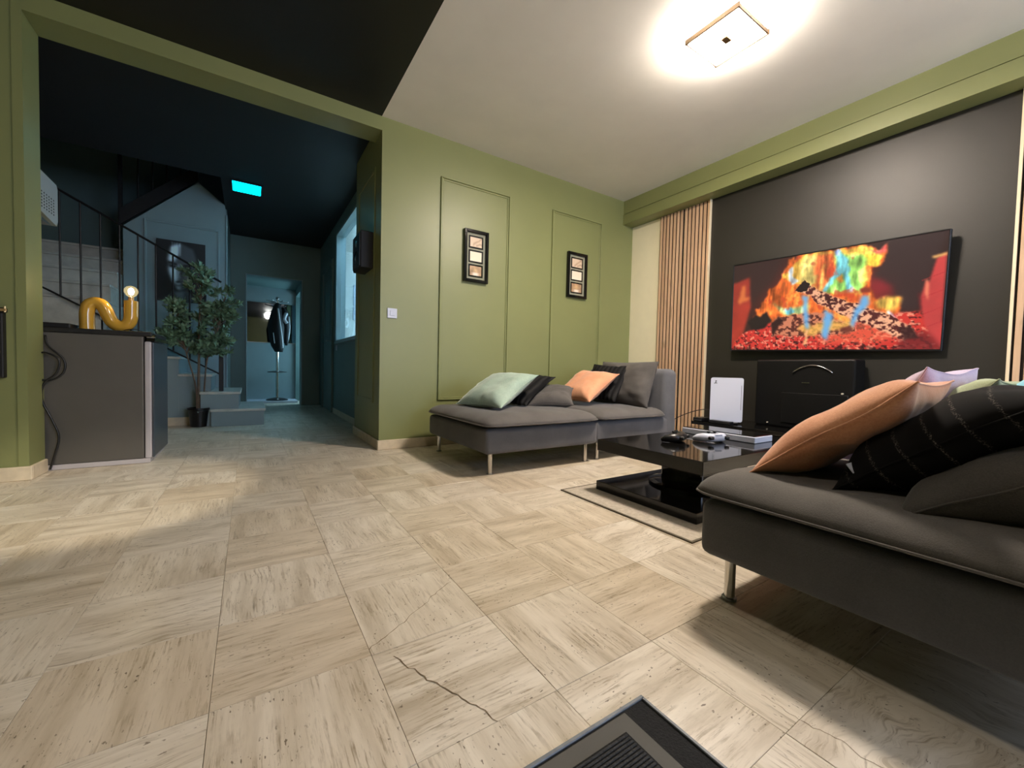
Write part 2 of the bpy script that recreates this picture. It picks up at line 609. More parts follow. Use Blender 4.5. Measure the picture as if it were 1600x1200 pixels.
def vnoise(h, w, cells, octs=4):
    """value noise 0..1 in numpy"""
    out = np.zeros((h, w))
    amp, tot = 1.0, 0
    cy, cx = cells
    for _ in range(octs):
        g = rng.random((int(cy) + 2, int(cx) + 2))
        y = np.linspace(0, cy, h, endpoint=False)
        x = np.linspace(0, cx, w, endpoint=False)
        y0, x0 = y.astype(int), x.astype(int)
        fy, fx = (y - y0)[:, None], (x - x0)[None]
        fy, fx = fy * fy * (3 - 2 * fy), fx * fx * (3 - 2 * fx)
        a = g[np.ix_(y0, x0)] * (1 - fx) + g[np.ix_(y0, x0 + 1)] * fx
        b = g[np.ix_(y0 + 1, x0)] * (1 - fx) + g[np.ix_(y0 + 1, x0 + 1)] * fx
        out += amp * (a * (1 - fy) + b * fy)
        tot += amp
        amp *= 0.5
        cy *= 2
        cx *= 2
    return out / tot


def inpoly(X, Y, poly):
    m = np.zeros(X.shape, bool)
    n = len(poly)
    for i in range(n):
        x1, y1 = poly[i]
        x2, y2 = poly[(i + 1) % n]
        c = ((y1 > Y) != (y2 > Y)) & (X < (x2 - x1) * (Y - y1) / (y2 - y1 + 1e-9) + x1)
        m ^= c
    return m.astype(float)


def blur(m, k):
    for _ in range(2):
        for ax in (0, 1):
            p = np.pad(m, [(k, k) if a == ax else (0, 0) for a in range(2)], mode='edge')
            c = np.cumsum(p, ax)
            c = np.insert(c, 0, 0, ax)
            n = 2 * k + 1
            m = (np.take(c, range(n, c.shape[ax]), ax) - np.take(c, range(0, c.shape[ax] - n), ax)) / n
    return m


# ================================================================== SETTING
YB = 3.272        # living-room face of the back wall
ZC = 2.60         # ceiling
XR = 3.735        # tv wall
XP = 0.869        # left face of the pillar

# ---------------- floor with tiles
fl = struct('floor', G().box(-3.62, 3.75, -3.02, 8.7, -0.05, -0.004), M['grout'])
FLOC = Vector((0, 0, 0))


def px(p):
    d = Vector(p) - Vector((0, 0, 0.66))
    z = d.dot(_f)
    if z < 0.05:
        return None
    return 800 + 635.675 * d.dot(_r2) / z, 600 - 635.675 * d.dot(_u2) / z


TS, GX, GY = 0.2995, 0.236, 0.63


def tile_geo(i, j, verts, faces, uvs):
    cx, cy = GX + TS * (i + 0.5), GY + TS * (j + 0.5)
    h = TS / 2 - 0.0004
    c = 0.0007
    dz = random.uniform(-0.0003, 0.0003)
    b = len(verts)
    ring = [(-1, -1), (1, -1), (1, 1), (-1, 1)]
    for (a, z) in ((h, -0.006), (h, -c), (h - c, dz)):
        for sx, sy in ring:
            verts.append((cx + sx * a, cy + sy * a, z))
    fs = [(8, 9, 10, 11)]
    for l in (0, 4):
        for q in range(4):
            fs.append((l + q, l + (q + 1) % 4, l + 4 + (q + 1) % 4, l + 4 + q))
    odd = (i + j) % 2
    ou, ov = 10 * random.randint(-40, 40), 10 * random.randint(-40, 40)
    for f in fs:
        faces.append(tuple(b + q for q in f))
        for q in f:
            x, y = verts[b + q][0] - cx, verts[b + q][1] - cy
            uvs.append((ou + (y if odd else x), ov + (x if odd else y)))


def tile_obj(name, verts, faces, uvs, kind=None):
    me = bpy.data.meshes.new(name)
    me.from_pydata(verts, [], faces)
    l = me.uv_layers.new(name='UVMap')
    l.data.foreach_set('uv', np.array(uvs, np.float32).ravel())
    me.materials.append(M['tile'])
    o = bpy.data.objects.new(name, me)
    COL.objects.link(o)
    o.parent = fl
    if kind:
        o['kind'] = kind
    return o


near, rest = [], []
for i in range(-13, 12):
    for j in range(-12, 27):
        x, y = GX + TS * (i + .5), GY + TS * (j + .5)
        if x > 3.62 or (y > 3.2 and x > 1.15) or y > 8.6 or x < -3.5:
            continue
        vis = False
        for sx in (-.5, 0, .5):
            for sy in (-.5, 0, .5):
                q = px((x + sx * TS, y + sy * TS, 0))
                if q and -5 < q[0] < 1605 and 0 < q[1] < 1205:
                    vis = True
        # hidden behind the back wall left of the opening or under the second sofa
        if y > YB and x < XP * 0 - 1.3 and y < 5.0:
            vis = False
        if x > 1.35 and y < 0.6:
            vis = False
        (near if vis else rest).append((math.hypot(x, y), i, j))
near.sort()
rest += near[290:]
for _, i, j in near[:290]:
    v, f, u = [], [], []
    tile_geo(i, j, v, f, u)
    tile_obj('floor_tile', v, f, u)
v, f, u = [], [], []
for _, i, j in rest:
    tile_geo(i, j, v, f, u)
tile_obj('floor_tiles', v, f, u, 'stuff')

# hairline cracks seen in the stone
def crack(p0, p1, w, n=26):
    a, b = Vector(p0), Vector(p1)
    d = (b - a).normalized()
    s = Vector((-d.y, d.x))
    g = G()
    vs, fs = [], []
    for k in range(n + 1):
        t = k / n
        c = a.lerp(b, t) + s * (0.012 * (noise.noise((t * 5 + a.x * 9, a.y, 0))) + 0.006 * noise.noise((t * 19, a.x * 3, 2)))
        ww = w * (0.5 + random.random())
        vs += [(c.x + s.x * ww, c.y + s.y * ww, 0.0007), (c.x - s.x * ww, c.y - s.y * ww, 0.0007)]
        if k:
            fs.append((2 * k - 2, 2 * k - 1, 2 * k + 1, 2 * k))
    g.faces(vs, fs)
    obj('crack', g, M['crack'], fl)


crack((0.525, 1.135), (0.236, 0.95), 0.0008)
crack((0.275, 0.90), (0.395, 0.63), 0.0010)
crack((0.30, 0.60), (0.245, 0.40), 0.0004)
crack((0.893, 0.40), (0.90, 0.20), 0.0006)

# ---------------- living room walls
g = G()
g.box(XP, XR + 0.2, YB, YB + 0.213, 0, ZC + 0.1)
g.box(-3.62, -1.008, YB, YB + 0.213, 0, ZC + 0.1)
g.box(-1.008, XP, YB, YB + 0.213, 2.495, ZC + 0.1)
wb = struct('wall_back', g, M['green'])
for (a0, a1) in ((1.357, 2.048), (2.551, 3.236)):
    mo = obj('panel_moulding', G().frame('y', 0, a0, a1, 0.388, 2.277, 0.012, YB - 0.016, YB), M['green'], wb)
    obj('inner_bead', G().frame('y', 0, a0 + 0.012, a1 - 0.012, 0.40, 2.265, 0.016, YB - 0.007, YB), M['green'], mo)
# casing round the opening
g = G()
g.box(XP - 0.004, XP + 0.03, YB - 0.006, YB, 0.078, 2.53)
g.box(-1.043, -1.004, YB - 0.006, YB, 0.078, 2.53)
g.box(-1.004, XP - 0.004, YB - 0.006, YB, 2.491, 2.53)
struct('trim_1', g, M['green'])
# pillar behind the wall end
wp = struct('wall_pillar', G().box(XP, 1.02, YB + 0.213, 4.17, 0, ZC), M['green'])
obj('panel_moulding', G().frame('x', 0, 3.46, 4.06, 0.36, 2.29, 0.03, XP - 0.008, XP), M['green'], wp)
# skirting of the living room
g = G()
g.box(XP - 0.014, XR, YB - 0.015, YB, 0, 0.077, 0.004, 1)
struct('baseboard_back', g, M['stone'])
struct('baseboard_pillar', G().box(XP - 0.014, XP, YB, 4.185, 0, 0.077, 0.004, 1), M['stone'])
g = G()
g.box(-3.6, -0.992, YB - 0.015, YB, 0, 0.077, 0.004, 1)
g.box(-1.008, -0.992, YB, YB + 0.2, 0, 0.077, 0.004, 1)
struct('baseboard_left', g, M['stone'])
# tv wall, with its painted part
wr = struct('wall_right', G().box(XR, XR + 0.2, -3.02, YB, 0, ZC + 0.1), M['cream'])
obj('painted_panel', G().box(XR - 0.012, XR, 0.4345, 2.298, 0.0, 2.335), M['black_wall'], wr)
# lintel beam above it
g = G()
g.box(3.570, XR, -3.0, YB, 2.337, 2.446)
g.box(3.584, XR, -3.0, YB, 2.446, 2.456)
g.box(3.577, XR, -3.0, YB, 2.456, ZC)
struct('trim_2', g, M['green'])
struct('wall_left', G().box(-3.72, -3.6, -3.02, YB + 5.3, 0, ZC + 0.1), M['green'])
struct('wall_front', G().box(-3.62, XR + 0.2, -3.14, -3.02, 0, ZC + 0.1), M['green'])
# ceiling: white right part, black left part
ce = struct('ceiling', G().box(0.863, XR + 0.2, -3.02, YB, ZC, ZC + 0.1), M['white_ceiling'])
obj('black_field', G().box(-3.62, 0.863, -3.02, YB, ZC, ZC + 0.1), M['black_ceiling'], ce)

# ---------------- hall behind the opening
g = G()
g.box(-0.25, 1.2, YB + 0.213, 7.55, ZC, ZC + 0.1)
g.box(-3.62, -0.25, YB + 0.213, 5.3, ZC, ZC + 0.1)
g.box(-3.62, -0.25, 5.3, 8.7, 3.6, 3.7)
struct('ceiling_hall', g, M['black_hall'])
g = G()
g.box(-0.25, -0.2, 5.3, 6.2, ZC + 0.1, 3.65)
g.box(-3.62, -0.25, 5.25, 5.3, ZC + 0.1, 3.65)
struct('wall_stairwell', g, M['black_hall'])
g = G()
g.box(-3.0, -0.25, 7.15, 7.25, 0, 3.65)
g.box(-3.0, -2.9, 5.0, 7.2, 0, 3.65)
struct('wall_stair_back', g, M['hall'])
# wall under the upper flight, carrying the portrait
g = G()
g.prism([(-1.175, 6.2, 0), (-1.175, 6.2, 2.165), (-0.508, 6.2, 2.81), (-0.25, 6.2, 2.60), (-0.235, 6.2, 2.5), (-0.235, 6.2, 0)], (0, 0.14, 0))
wu = struct('wall_under_flight', g, M['hall_pale'])
obj('panel_moulding', G().frame('y', 0, -1.0, -0.30, 0.9, 2.28, 0.022, 6.2 - 0.012, 6.2), M['hall_pale'], wu)
obj('corner_strip', G().cyl((-0.235, 6.2, 0.2), (-0.235, 6.2, 2.48), 0.012, 10), M['hall_pale'], wu)
struct('wall_stair_side', G().box(-0.25, -0.236, 6.345, 7.5, 0, ZC), M['hall'])
# hall back wall with a deep niche
g = G()
g.box(-0.25, -0.03, 7.5, 8.62, 0, ZC)
g.box(0.72, 1.2, 7.5, 7.75, 0, ZC).box(0.72, 1.2, 8.45, 8.62, 0, ZC).box(0.72, 1.2, 7.75, 8.45, 1.9, ZC)
g.box(-0.03, 0.72, 7.5, 8.62, 2.03, ZC)
struct('wall_hall_back', g, M['hall'])
struct('wall_niche_room', G().box(1.2, 2.0, 7.5, 7.6, 0, ZC).box(1.2, 2.0, 8.6, 8.7, 0, ZC).box(1.95, 2.05, 7.5, 8.7, 0, ZC), M['white_ceiling'])
struct('wall_niche', G().box(-0.03, 0.72, 8.5, 8.62, 0, 2.03), M['hall_pale'])
struct('trim_3', G().frame('y', 0, -0.045, 0.735, -0.015, 2.045, 0.015, 7.49, 7.5), M['hall_pale'])
struct('baseboard_niche', G().box(-0.03, 0.72, 8.0, 8.5, 0.0, 0.04, 0.004, 1), M['white_plastic'])
# hall right wall with the interior window and a door
XH = 1.0
g = G()
g.box(XH, XH + 0.1, 4.17, 7.5, 0, 0.985)
g.box(XH, XH + 0.1, 4.17, 7.5, 2.43, ZC)
g.box(XH, XH + 0.1, 5.98, 7.5, 0.985, 2.43)
struct('wall_hall_right', g, M['hall'])
struct('baseboard_hall', G().box(XH - 0.014, XH, 4.185, 6.15, 0, 0.075, 0.004, 1), M['stone'])
w1 = struct('window_1', G().frame('x', 0, 4.17, 5.99, 0.97, 2.445, 0.035, XH - 0.012, XH + 0.11), M['hall_pale'])
obj('window_sill', G().box(XH - 0.03, XH + 0.11, 4.18, 5.99, 0.955, 0.975, 0.004, 1), M['hall_pale'], w1)
obj('pane', G().box(XH + 0.045, XH + 0.051, 4.2, 5.96, 1.0, 2.41), M['pane'], w1)
d1 = struct('door_1', G().box(XH - 0.012, XH + 0.0, 6.27, 7.02, 0.005, 2.08), M['hall'])
obj('door_frame', G().box(XH - 0.03, XH, 6.19, 6.265, 0, 2.155, 0.004, 1).box(XH - 0.03, XH, 7.025, 7.1, 0, 2.155, 0.004, 1).box(XH - 0.03, XH, 6.265, 7.025, 2.085, 2.155, 0.004, 1), M['hall'], d1)
obj('door_panel', G().frame('x', 0, 6.38, 6.9, 1.1, 1.95, 0.03, XH - 0.02, XH - 0.012), M['hall'], d1)
obj('handle', G().cyl((XH - 0.06, 6.33, 1.02), (XH - 0.06, 6.45, 1.02), 0.009).cyl((XH - 0.06, 6.34, 1.02), (XH - 0.012, 6.34, 1.02), 0.009), M['steel'], d1)
# room seen through the hall window
g = G()
g.box(XH + 0.1, 3.4, 3.5, 3.55, 0, ZC)
g.box(XH + 0.1, 3.4, 7.4, 7.5, 0, ZC)
g.box(3.3, 3.4, 3.5, 7.5, 0, ZC)
struct('wall_side_room', g, M['white_ceiling'])
struct('ceiling_side_room', G().box(XH + 0.1, 3.4, 3.5, 7.5, ZC, ZC + 0.08), M['white_ceiling'])
struct('floor_side_room', G().box(XH + 0.1, 3.4, 3.5, 7.5, -0.05, 0.0), M['stone'])
struct('trim_4', G().box(2.2, 2.5, 3.6, 7.4, 2.05, 2.2), M['black_wall'])
w2 = struct('window_2', G().frame('y', 0, 1.5, 2.6, 1.45, 2.05, 0.05, 7.35, 7.4), M['white_plastic'])
obj('pane', G().box(1.53, 2.57, 7.375, 7.38, 1.48, 2.02), M['sky_pane'], w2)

# ================================================================== THINGS: living room
# ---------------- ceiling lamp
LX, LY, LZ = 2.240, 1.338, 2.540
t = thing('ceiling_light', 'square glowing glass lamp with a thin metal frame on the white ceiling', 'ceiling light', (LX, LY, ZC))
obj('base_plate', G().box(LX - 0.1, LX + 0.1, LY - 0.1, LY + 0.1, ZC - 0.012, ZC, 0.003, 1), M['white_plastic'], t)
obj('glass_diffuser', G().box(LX - 0.140, LX + 0.140, LY - 0.140, LY + 0.140, LZ, LZ + 0.044), M['lamp'], t)
fr = obj('metal_frame', G().box(LX - 0.154, LX - 0.144, LY - 0.154, LY + 0.154, LZ - 0.008, LZ + 0.02).box(LX + 0.144, LX + 0.154, LY - 0.154, LY + 0.154, LZ - 0.008, LZ + 0.02)
         .box(LX - 0.144, LX + 0.144, LY - 0.151, LY - 0.144, LZ - 0.006, LZ + 0.016).box(LX - 0.144, LX + 0.144, LY + 0.144, LY + 0.151, LZ - 0.006, LZ + 0.016), M['lamp_frame'], t)
obj('centre_clip', G().box(LX - 0.028, LX + 0.028, LY - 0.02, LY + 0.02, LZ - 0.012, LZ - 0.001, 0.003, 1), M['lamp_frame'], t)
obj('stem', G().cyl((LX, LY, LZ + 0.043), (LX, LY, ZC - 0.002), 0.012), M['brass'], t)

# ---------------- oak slat panels
def slat_panel(y0, n, label, strip_near=None, strip_far=None, pitch=0.0405, wid=0.0262):
    t = thing('slat_panel', label, 'wall panel', (XR, y0, 0), 'oak slat panels beside the black wall')
    y1 = y0 + n * pitch
    obj('backing', G().box(XR - 0.012, XR - 0.001, y0, y1, 0.0, 2.335), M['felt'], t)
    for k in range(n):
        a = y0 + k * pitch + 0.004
        obj('slat', G().box(XR - 0.022, XR - 0.012, a, a + wid, 0.0, 2.335, 0.0015, 1), M['oak'], t)
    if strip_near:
        obj('lit_edge_strip', G().box(XR - 0.04, XR - 0.001, y0 - 0.008, y0 - 0.0005, 0, 2.335), M['oak_lit'], t, label='edge strip painted as brightly lit')
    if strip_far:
        obj('lit_edge_strip', G().box(XR - 0.03, XR - 0.001, y1 + 0.001, y1 + strip_far, 0, 2.335), M['oak_lit'], t, label='edge strip painted as brightly lit')
    return t


slat_panel(2.307, 7, 'oak slat panel with a painted-in lit edge directly beside the black television wall', strip_near=True)
slat_panel(2.600, 7, 'oak slat panel between the cream wall strip and another slat panel')
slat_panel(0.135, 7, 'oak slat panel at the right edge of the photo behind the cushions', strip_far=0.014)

# ---------------- television (tilted)
def rot3(a, b, c):
    return (Matrix.Rotation(a, 4, 'Z') @ Matrix.Rotation(b, 4, 'Y') @ Matrix.Rotation(c, 4, 'X'))


tvM = Matrix.Translation((3.646, 1.348, 1.237)) @ rot3(math.radians(1.406), math.radians(-3.344), math.radians(1.472))
t = thing('television', 'large flat television showing a log fire on the black wall', 'television')
t.matrix_world = tvM
TW, TH = 1.33, 1.33 * 9 / 16 * 1.01


def fire_image(w=300, h=168):
    u, v = np.meshgrid(np.linspace(0, 1, w), np.linspace(0, 1, h))
    TL, TR, BR, BL = (105, 315), (1467, 65), (1410, 835), (85, 815)
    # perspective-correct mapping picture -> reading coordinates (homography from the four corners)
    A, B = [], []
    for (a, b), (x, y) in zip([(0, 0), (1, 0), (1, 1), (0, 1)], [TL, TR, BR, BL]):
        A += [[a, b, 1, 0, 0, 0, -a * x, -b * x], [0, 0, 0, a, b, 1, -a * y, -b * y]]
        B += [x, y]
    H = np.append(np.linalg.solve(np.array(A, float), np.array(B, float)), 1).reshape(3, 3)
    q = np.stack([u, v, np.ones_like(u)], -1) @ H.T
    X, Y = q[..., 0] / q[..., 2], q[..., 1] / q[..., 2]
    jx, jy = (vnoise(h, w, (9, 16), 4) - .5) * 70, (vnoise(h, w, (9, 16), 4) - .5) * 70
    jx2, jy2 = (vnoise(h, w, (20, 36), 3) - .5) * 40, (vnoise(h, w, (20, 36), 3) - .5) * 40
    im = np.zeros((h, w, 3)) + np.array([52, 30, 28]) / 255
    nz, nf, nf2 = vnoise(h, w, (6, 10), 4), vnoise(h, w, (56, 84), 2), vnoise(h, w, (48, 72), 2)

    def lay(poly, col, jit=1.0, soft=1, op=1.0, tex=None):
        nonlocal im
        m = inpoly(X + jx * jit, Y + jy * jit, poly)
        m = blur(m, soft) * op
        if tex is not None:
            m = m * tex
        im = im * (1 - m[..., None]) + np.array(col) / 255 * m[..., None]

    # warm glow
    gl = np.exp(-(((X - 700) / 330) ** 2 + ((Y - 520) / 190) ** 2))
    im = im * (1 - gl[..., None] * .8) + np.array([225, 60, 45]) / 255 * gl[..., None] * .8
    gl = np.exp(-(((X - 1010) / 110) ** 2 + ((Y - 430) / 70) ** 2))
    im = im * (1 - gl[..., None] * .6) + np.array([170, 40, 55]) / 255 * gl[..., None] * .6
    lay([(60, 300), (420, 200), (330, 420), (220, 520), (195, 560), (90, 560)], (56, 36, 34), 0.3, 6, .85)
    lay([(1040, 60), (1480, 20), (1380, 260), (1270, 480), (1270, 590), (1130, 590), (1090, 420), (960, 370), (1030, 250)], (58, 40, 40), 0.5, 3, .9)
    # brick sides
    lay([(80, 430), (195, 380), (200, 560), (150, 740), (80, 815)], (205, 62, 45), 0.1, 2, .95, 0.6 + 0.4 * nz)
    lay([(135, 440), (160, 430), (165, 500), (190, 495), (190, 510), (140, 540), (130, 520)], (245, 140, 70), 0.5, 2, .7)
    lay([(1270, 500), (1310, 390), (1330, 400), (1380, 250), (1450, 210), (1412, 835), (1340, 770), (1285, 690)], (232, 74, 72), 0.08, 1, .97, 0.75 + 0.25 * nz)
    lay([(1345, 240), (1450, 205), (1450, 225), (1360, 255)], (255, 190, 110), 0.2, 1, .9)
    for yy in (390, 500, 610, 700):
        lay([(1280, yy), (1445, yy - 60), (1445, yy - 55), (1280, yy + 6)], (180, 44, 50), 0.1, 0, .6)
    lay([(1255, 470), (1268, 470), (1290, 640), (1278, 640)], (110, 30, 35), 0.1, 1, .8)
    lay([(1305, 390), (1320, 380), (1330, 420), (1320, 520), (1300, 470)], (255, 150, 110), 0.2, 1, .8)
    # ember bed
    emb = [(80, 815), (110, 760), (200, 690), (330, 600), (640, 640), (900, 640), (1110, 600), (1280, 595), (1330, 740), (1415, 840), (1415, 870), (80, 850)]
    lay(emb, (214, 56, 48), 0.4, 1)
    lay(emb, (70, 22, 24), 0.4, 1, 1.0, np.clip((nf - .55) * 8, 0, 1))
    lay(emb, (255, 150, 120), 0.4, 1, .9, np.clip((nf2 - .62) * 9, 0, 1))
    lay([(560, 700), (900, 640), (1130, 720), (1000, 790), (640, 780)], (250, 120, 80), 0.8, 3, .5)
    lay([(80, 800), (420, 825), (760, 815), (1060, 830), (1060, 860), (80, 860)], (40, 14, 16), 1.0, 2, .85, np.clip(nf * 1.8 - .3, 0, 1))
    lay([(1130, 770), (1300, 700), (1415, 820), (1415, 850), (1100, 840)], (110, 30, 34), 0.6, 3, .8)
    # flames
    sj = 1.0
    jx = jx + jx2 * 1.1 + (vnoise(h, w, (50, 80), 2) - .5) * 26
    jy = jy + jy2 * 1.6 + (vnoise(h, w, (30, 80), 2) - .5) * 40
    before = im.copy()
    lay([(215, 610), (300, 500), (380, 390), (430, 270), (600, 215), (720, 195), (890, 170), (960, 215), (1020, 200), (1050, 165), (1052, 200), (1030, 270), (960, 310), (935, 420), (1000, 540), (1150, 490), (1135, 600), (1000, 650), (400, 660), (230, 640)], (240, 110, 45), 0.6, 1)
    lay([(400, 380), (470, 270), (600, 220), (720, 205), (900, 185), (1025, 235), (970, 300), (915, 290), (915, 420), (850, 480), (700, 475), (560, 460), (480, 430)], (252, 190, 75), 0.6, 1)
    lay([(480, 300), (560, 240), (605, 235), (600, 400), (570, 440), (500, 390)], (255, 228, 130), 0.6, 2, .9)
    lay([(610, 240), (720, 220), (735, 340), (690, 400), (650, 460), (600, 450), (590, 330)], (232, 100, 55), 0.7, 2, .9)
    lay([(630, 300), (650, 290), (640, 450), (615, 455)], (255, 180, 90), 0.5, 1, .8)
    lay([(930, 215), (990, 205), (1040, 170), (1055, 175), (1040, 215), (980, 225)], (190, 60, 70), 0.3, 1, .9)
    lay([(890, 240), (1025, 235), (975, 300), (910, 300)], (255, 215, 70), 0.4, 1)
    lay([(710, 225), (900, 235), (925, 265), (905, 330), (890, 440), (820, 475), (640, 475), (700, 390), (745, 330)], (160, 228, 110), 0.35, 2, .95)
    lay([(740, 330), (760, 350), (770, 400), (745, 420), (725, 395)], (240, 150, 60), 0.3, 1, .9)
    lay([(715, 205), (745, 205), (800, 260), (810, 400), (830, 465), (790, 475), (765, 350), (700, 410), (660, 475), (635, 465), (715, 340), (735, 270)], (125, 215, 230), 0.3, 1, .95)
    lay([(715, 205), (745, 205), (740, 240), (720, 230)], (180, 195, 255), 0.2, 1, .9)
    lay([(960, 530), (1030, 500), (1140, 495), (1150, 520), (1100, 600), (1080, 580), (1000, 570)], (255, 205, 90), 0.4, 2, .95)
    lay([(1060, 580), (1120, 640), (1100, 640), (1050, 600)], (230, 225, 255), 0.2, 1, .8)
    lay([(330, 540), (400, 600), (520, 600), (540, 520), (480, 570), (420, 560)], (180, 235, 160), 0.5, 2, .9)
    lay([(405, 570), (440, 560), (460, 590), (420, 605)], (120, 215, 240), 0.2, 1, .9)
    lay([(425, 330), (450, 315), (458, 380), (500, 400), (450, 425), (430, 390)], (225, 235, 245), 0.2, 1, .95)
    # tongues: bright and dark streaks running up through the flames
    st = vnoise(h, w, (7, 60), 3)
    st2 = vnoise(h, w, (12, 34), 4)
    fm_ = np.clip(np.abs(im - before).sum(-1) * 3, 0, 1)
    f_ = 1 + fm_ * ((st - .5) * .9 + (st2 - .5) * .7)
    im = np.clip(im * f_[..., None] + (fm_ * np.clip(st2 - .56, 0, 1) * 1.1)[..., None] * np.array([1, .8, .45]), 0, 1)
    hole = np.clip((.40 - vnoise(h, w, (9, 22), 4)) * 7, 0, 1) * fm_ * (X < 980)
    im = im * (1 - hole[..., None] * .7) + np.array([205, 62, 40]) / 255 * hole[..., None] * .7
    # logs
    bark = np.clip((nf - .42) * 7, 0, 1)
    log1 = [(470, 460), (530, 395), (565, 430), (720, 500), (900, 555), (1050, 605), (1215, 680), (1240, 740), (1160, 770), (1000, 705), (860, 655), (760, 610), (600, 545), (560, 490)]
    lay(log1, (248, 180, 140), 0.25, 1)
    lay(log1, (88, 34, 34), 0.25, 0, 1.0, bark)
    lay([(470, 455), (530, 395), (560, 420), (540, 460), (500, 470)], (34, 18, 20), 0.3, 0)
    lay([(570, 470), (720, 510), (720, 560), (620, 530)], (70, 28, 28), 0.4, 0, .9, bark)
    lay([(870, 445), (945, 432), (945, 465), (875, 468)], (140, 56, 40), 0.2, 1)
    lay([(1130, 690), (1215, 680), (1260, 750), (1160, 775)], (56, 24, 26), 0.4, 1, .9)
    log2 = [(320, 660), (360, 620), (500, 600), (660, 590), (700, 630), (840, 660), (845, 710), (760, 725), (520, 740), (335, 735)]
    lay(log2, (214, 130, 96), 0.25, 1)
    lay(log2, (80, 34, 30), 0.25, 0, .9, np.clip((nf2 - .45) * 7, 0, 1))
    lay([(320, 660), (370, 620), (400, 640), (360, 690), (335, 735)], (48, 22, 22), 0.2, 1)
    lay([(480, 680), (820, 630), (830, 690), (700, 700), (560, 740)], (255, 196, 90), 0.6, 2, .75)
    lay([(745, 690), (815, 675), (830, 700), (800, 722), (755, 715)], (110, 50, 40), 0.2, 1, .9)
    lay([(185, 650), (230, 600), (260, 615), (295, 590), (322, 640), (280, 690), (200, 700)], (34, 22, 22), 0.25, 1)
    # blue tongues
    for pl in ([(515, 490), (545, 500), (540, 560), (558, 620), (545, 700), (525, 690), (520, 600)], [(640, 690), (655, 590), (700, 605), (685, 680), (668, 765), (635, 745)],
               [(880, 490), (935, 485), (935, 540), (890, 590), (855, 640), (840, 690), (812, 670), (830, 600), (870, 550)]):
        lay(pl, (110, 180, 235), 0.34, 2, .95)
    lay([(535, 700), (550, 700), (545, 790), (515, 795), (530, 750)], (255, 190, 130), 0.2, 1, .9)
    return im[:, :]


scr = fire_image()
y0, y1 = TW / 2 - .008, -(TW / 2 - .008)
z1, z0 = TH / 2 - .008, -TH / 2 + .012
raster_plane('screen', scr, [(-0.0012, y0, z1), (-0.0012, y1, z1), (-0.0012, y1, z0), (-0.0012, y0, z0)], attr_mat('screen_picture', 1.0), t, local=True)
obj('casing', G().box(0, 0.03, -TW / 2, TW / 2, -TH / 2, TH / 2, 0.003, 1), M['black_plastic'], t, local=True)
obj('bezel', G().frame('x', 0, -TW / 2, TW / 2, -TH / 2, TH / 2, 0.0085, -0.004, -0.0003), M['black_plastic'], t, local=True)
obj('wall_bracket', G().box(0.03, 0.062, -0.2, 0.2, -0.15, 0.12, 0.004, 1), M['black_matt'], t, local=True)

# ---------------- low bench, console, appliance below the television
t = thing('television_bench', 'low black glossy bench below the television', 'bench', (3.44, 1.3, 0))
obj('top', G().box(3.18, 3.70, 0.5, 2.08, 0.235, 0.262, 0.003, 1), M['black_gloss'], t)
obj('body', G().box(3.22, 3.70, 0.54, 2.04, 0.05, 0.235), M['black_gloss'], t)
for k in range(3):
    a = 0.56 + k * 0.492
    d = obj('door', G().box(3.205, 3.22, a, a + 0.478, 0.065, 0.225, 0.003, 1), M['black_gloss'], t)
    obj('knob', G().cyl((3.19, a + 0.24, 0.205), (3.206, a + 0.24, 0.205), 0.008, 10), M['steel'], d)
obj('plinth', G().box(3.26, 3.68, 0.58, 2.0, 0.0, 0.05), M['black_matt'], t)

# white game console standing upright
PX0, PY0, PY1, PZ0, PZ1 = 3.29, 1.742, 1.980, 0.278, 0.637
t = thing('game_console', 'white upright game console on a black stand beside the slat panel', 'game console', (3.33, 1.85, 0.263))
CONSOLE = t


def rrect(y0, y1, z0, z1, r, n=6):
    out = []
    for cy, cz, a0 in ((y1 - r, z1 - r, 0), (y0 + r, z1 - r, 90), (y0 + r, z0 + r, 180), (y1 - r, z0 + r, 270)):
        for k in range(n + 1):
            a = math.radians(a0 + 90 * k / n)
            out.append((cy + r * math.cos(a), cz + r * math.sin(a)))
    return out


for x0, bow in ((PX0, -1), (PX0 + 0.078, 1)):
    sh = rrect(PY0, PY1, PZ0, PZ1, 0.016)
    obj('side_panel', G().prism([(x0, a, b) for a, b in sh], (0.012, 0, 0)), M['white_plastic'], t)
obj('core', G().box(PX0 + 0.012, PX0 + 0.078, PY0 + 0.012, PY1 - 0.012, PZ0 + 0.004, PZ1 - 0.02), M['black_gloss'], t)
obj('panel_slit', G().box(PX0 - 0.0008, PX0 + 0.001, PY0 + 0.012, PY0 + 0.0145, PZ0 + 0.1, PZ1 - 0.06), M['black_plastic'], t)
g = G()   # small maker's mark: an upright P and a swung S
my, mz = PY1 - 0.036, PZ1 - 0.035
g.box(PX0 - 0.001, PX0 + 0.001, my - 0.002, my + 0.002, mz - 0.014, mz + 0.012)
g.box(PX0 - 0.001, PX0 + 0.001, my - 0.009, my - 0.002, mz + 0.004, mz + 0.010)
g.prism([(PX0 - 0.001, my + 0.013, mz - 0.013), (PX0 - 0.001, my + 0.002, mz - 0.006), (PX0 - 0.001, my + 0.002, mz - 0.010), (PX0 - 0.001, my + 0.009, mz - 0.016)], (0.002, 0, 0))
g.prism([(PX0 - 0.001, my - 0.013, mz - 0.011), (PX0 - 0.001, my - 0.002, mz - 0.004), (PX0 - 0.001, my - 0.002, mz - 0.008), (PX0 - 0.001, my - 0.010, mz - 0.015)], (0.002, 0, 0))
obj('emblem', g, M['black_plastic'], t)
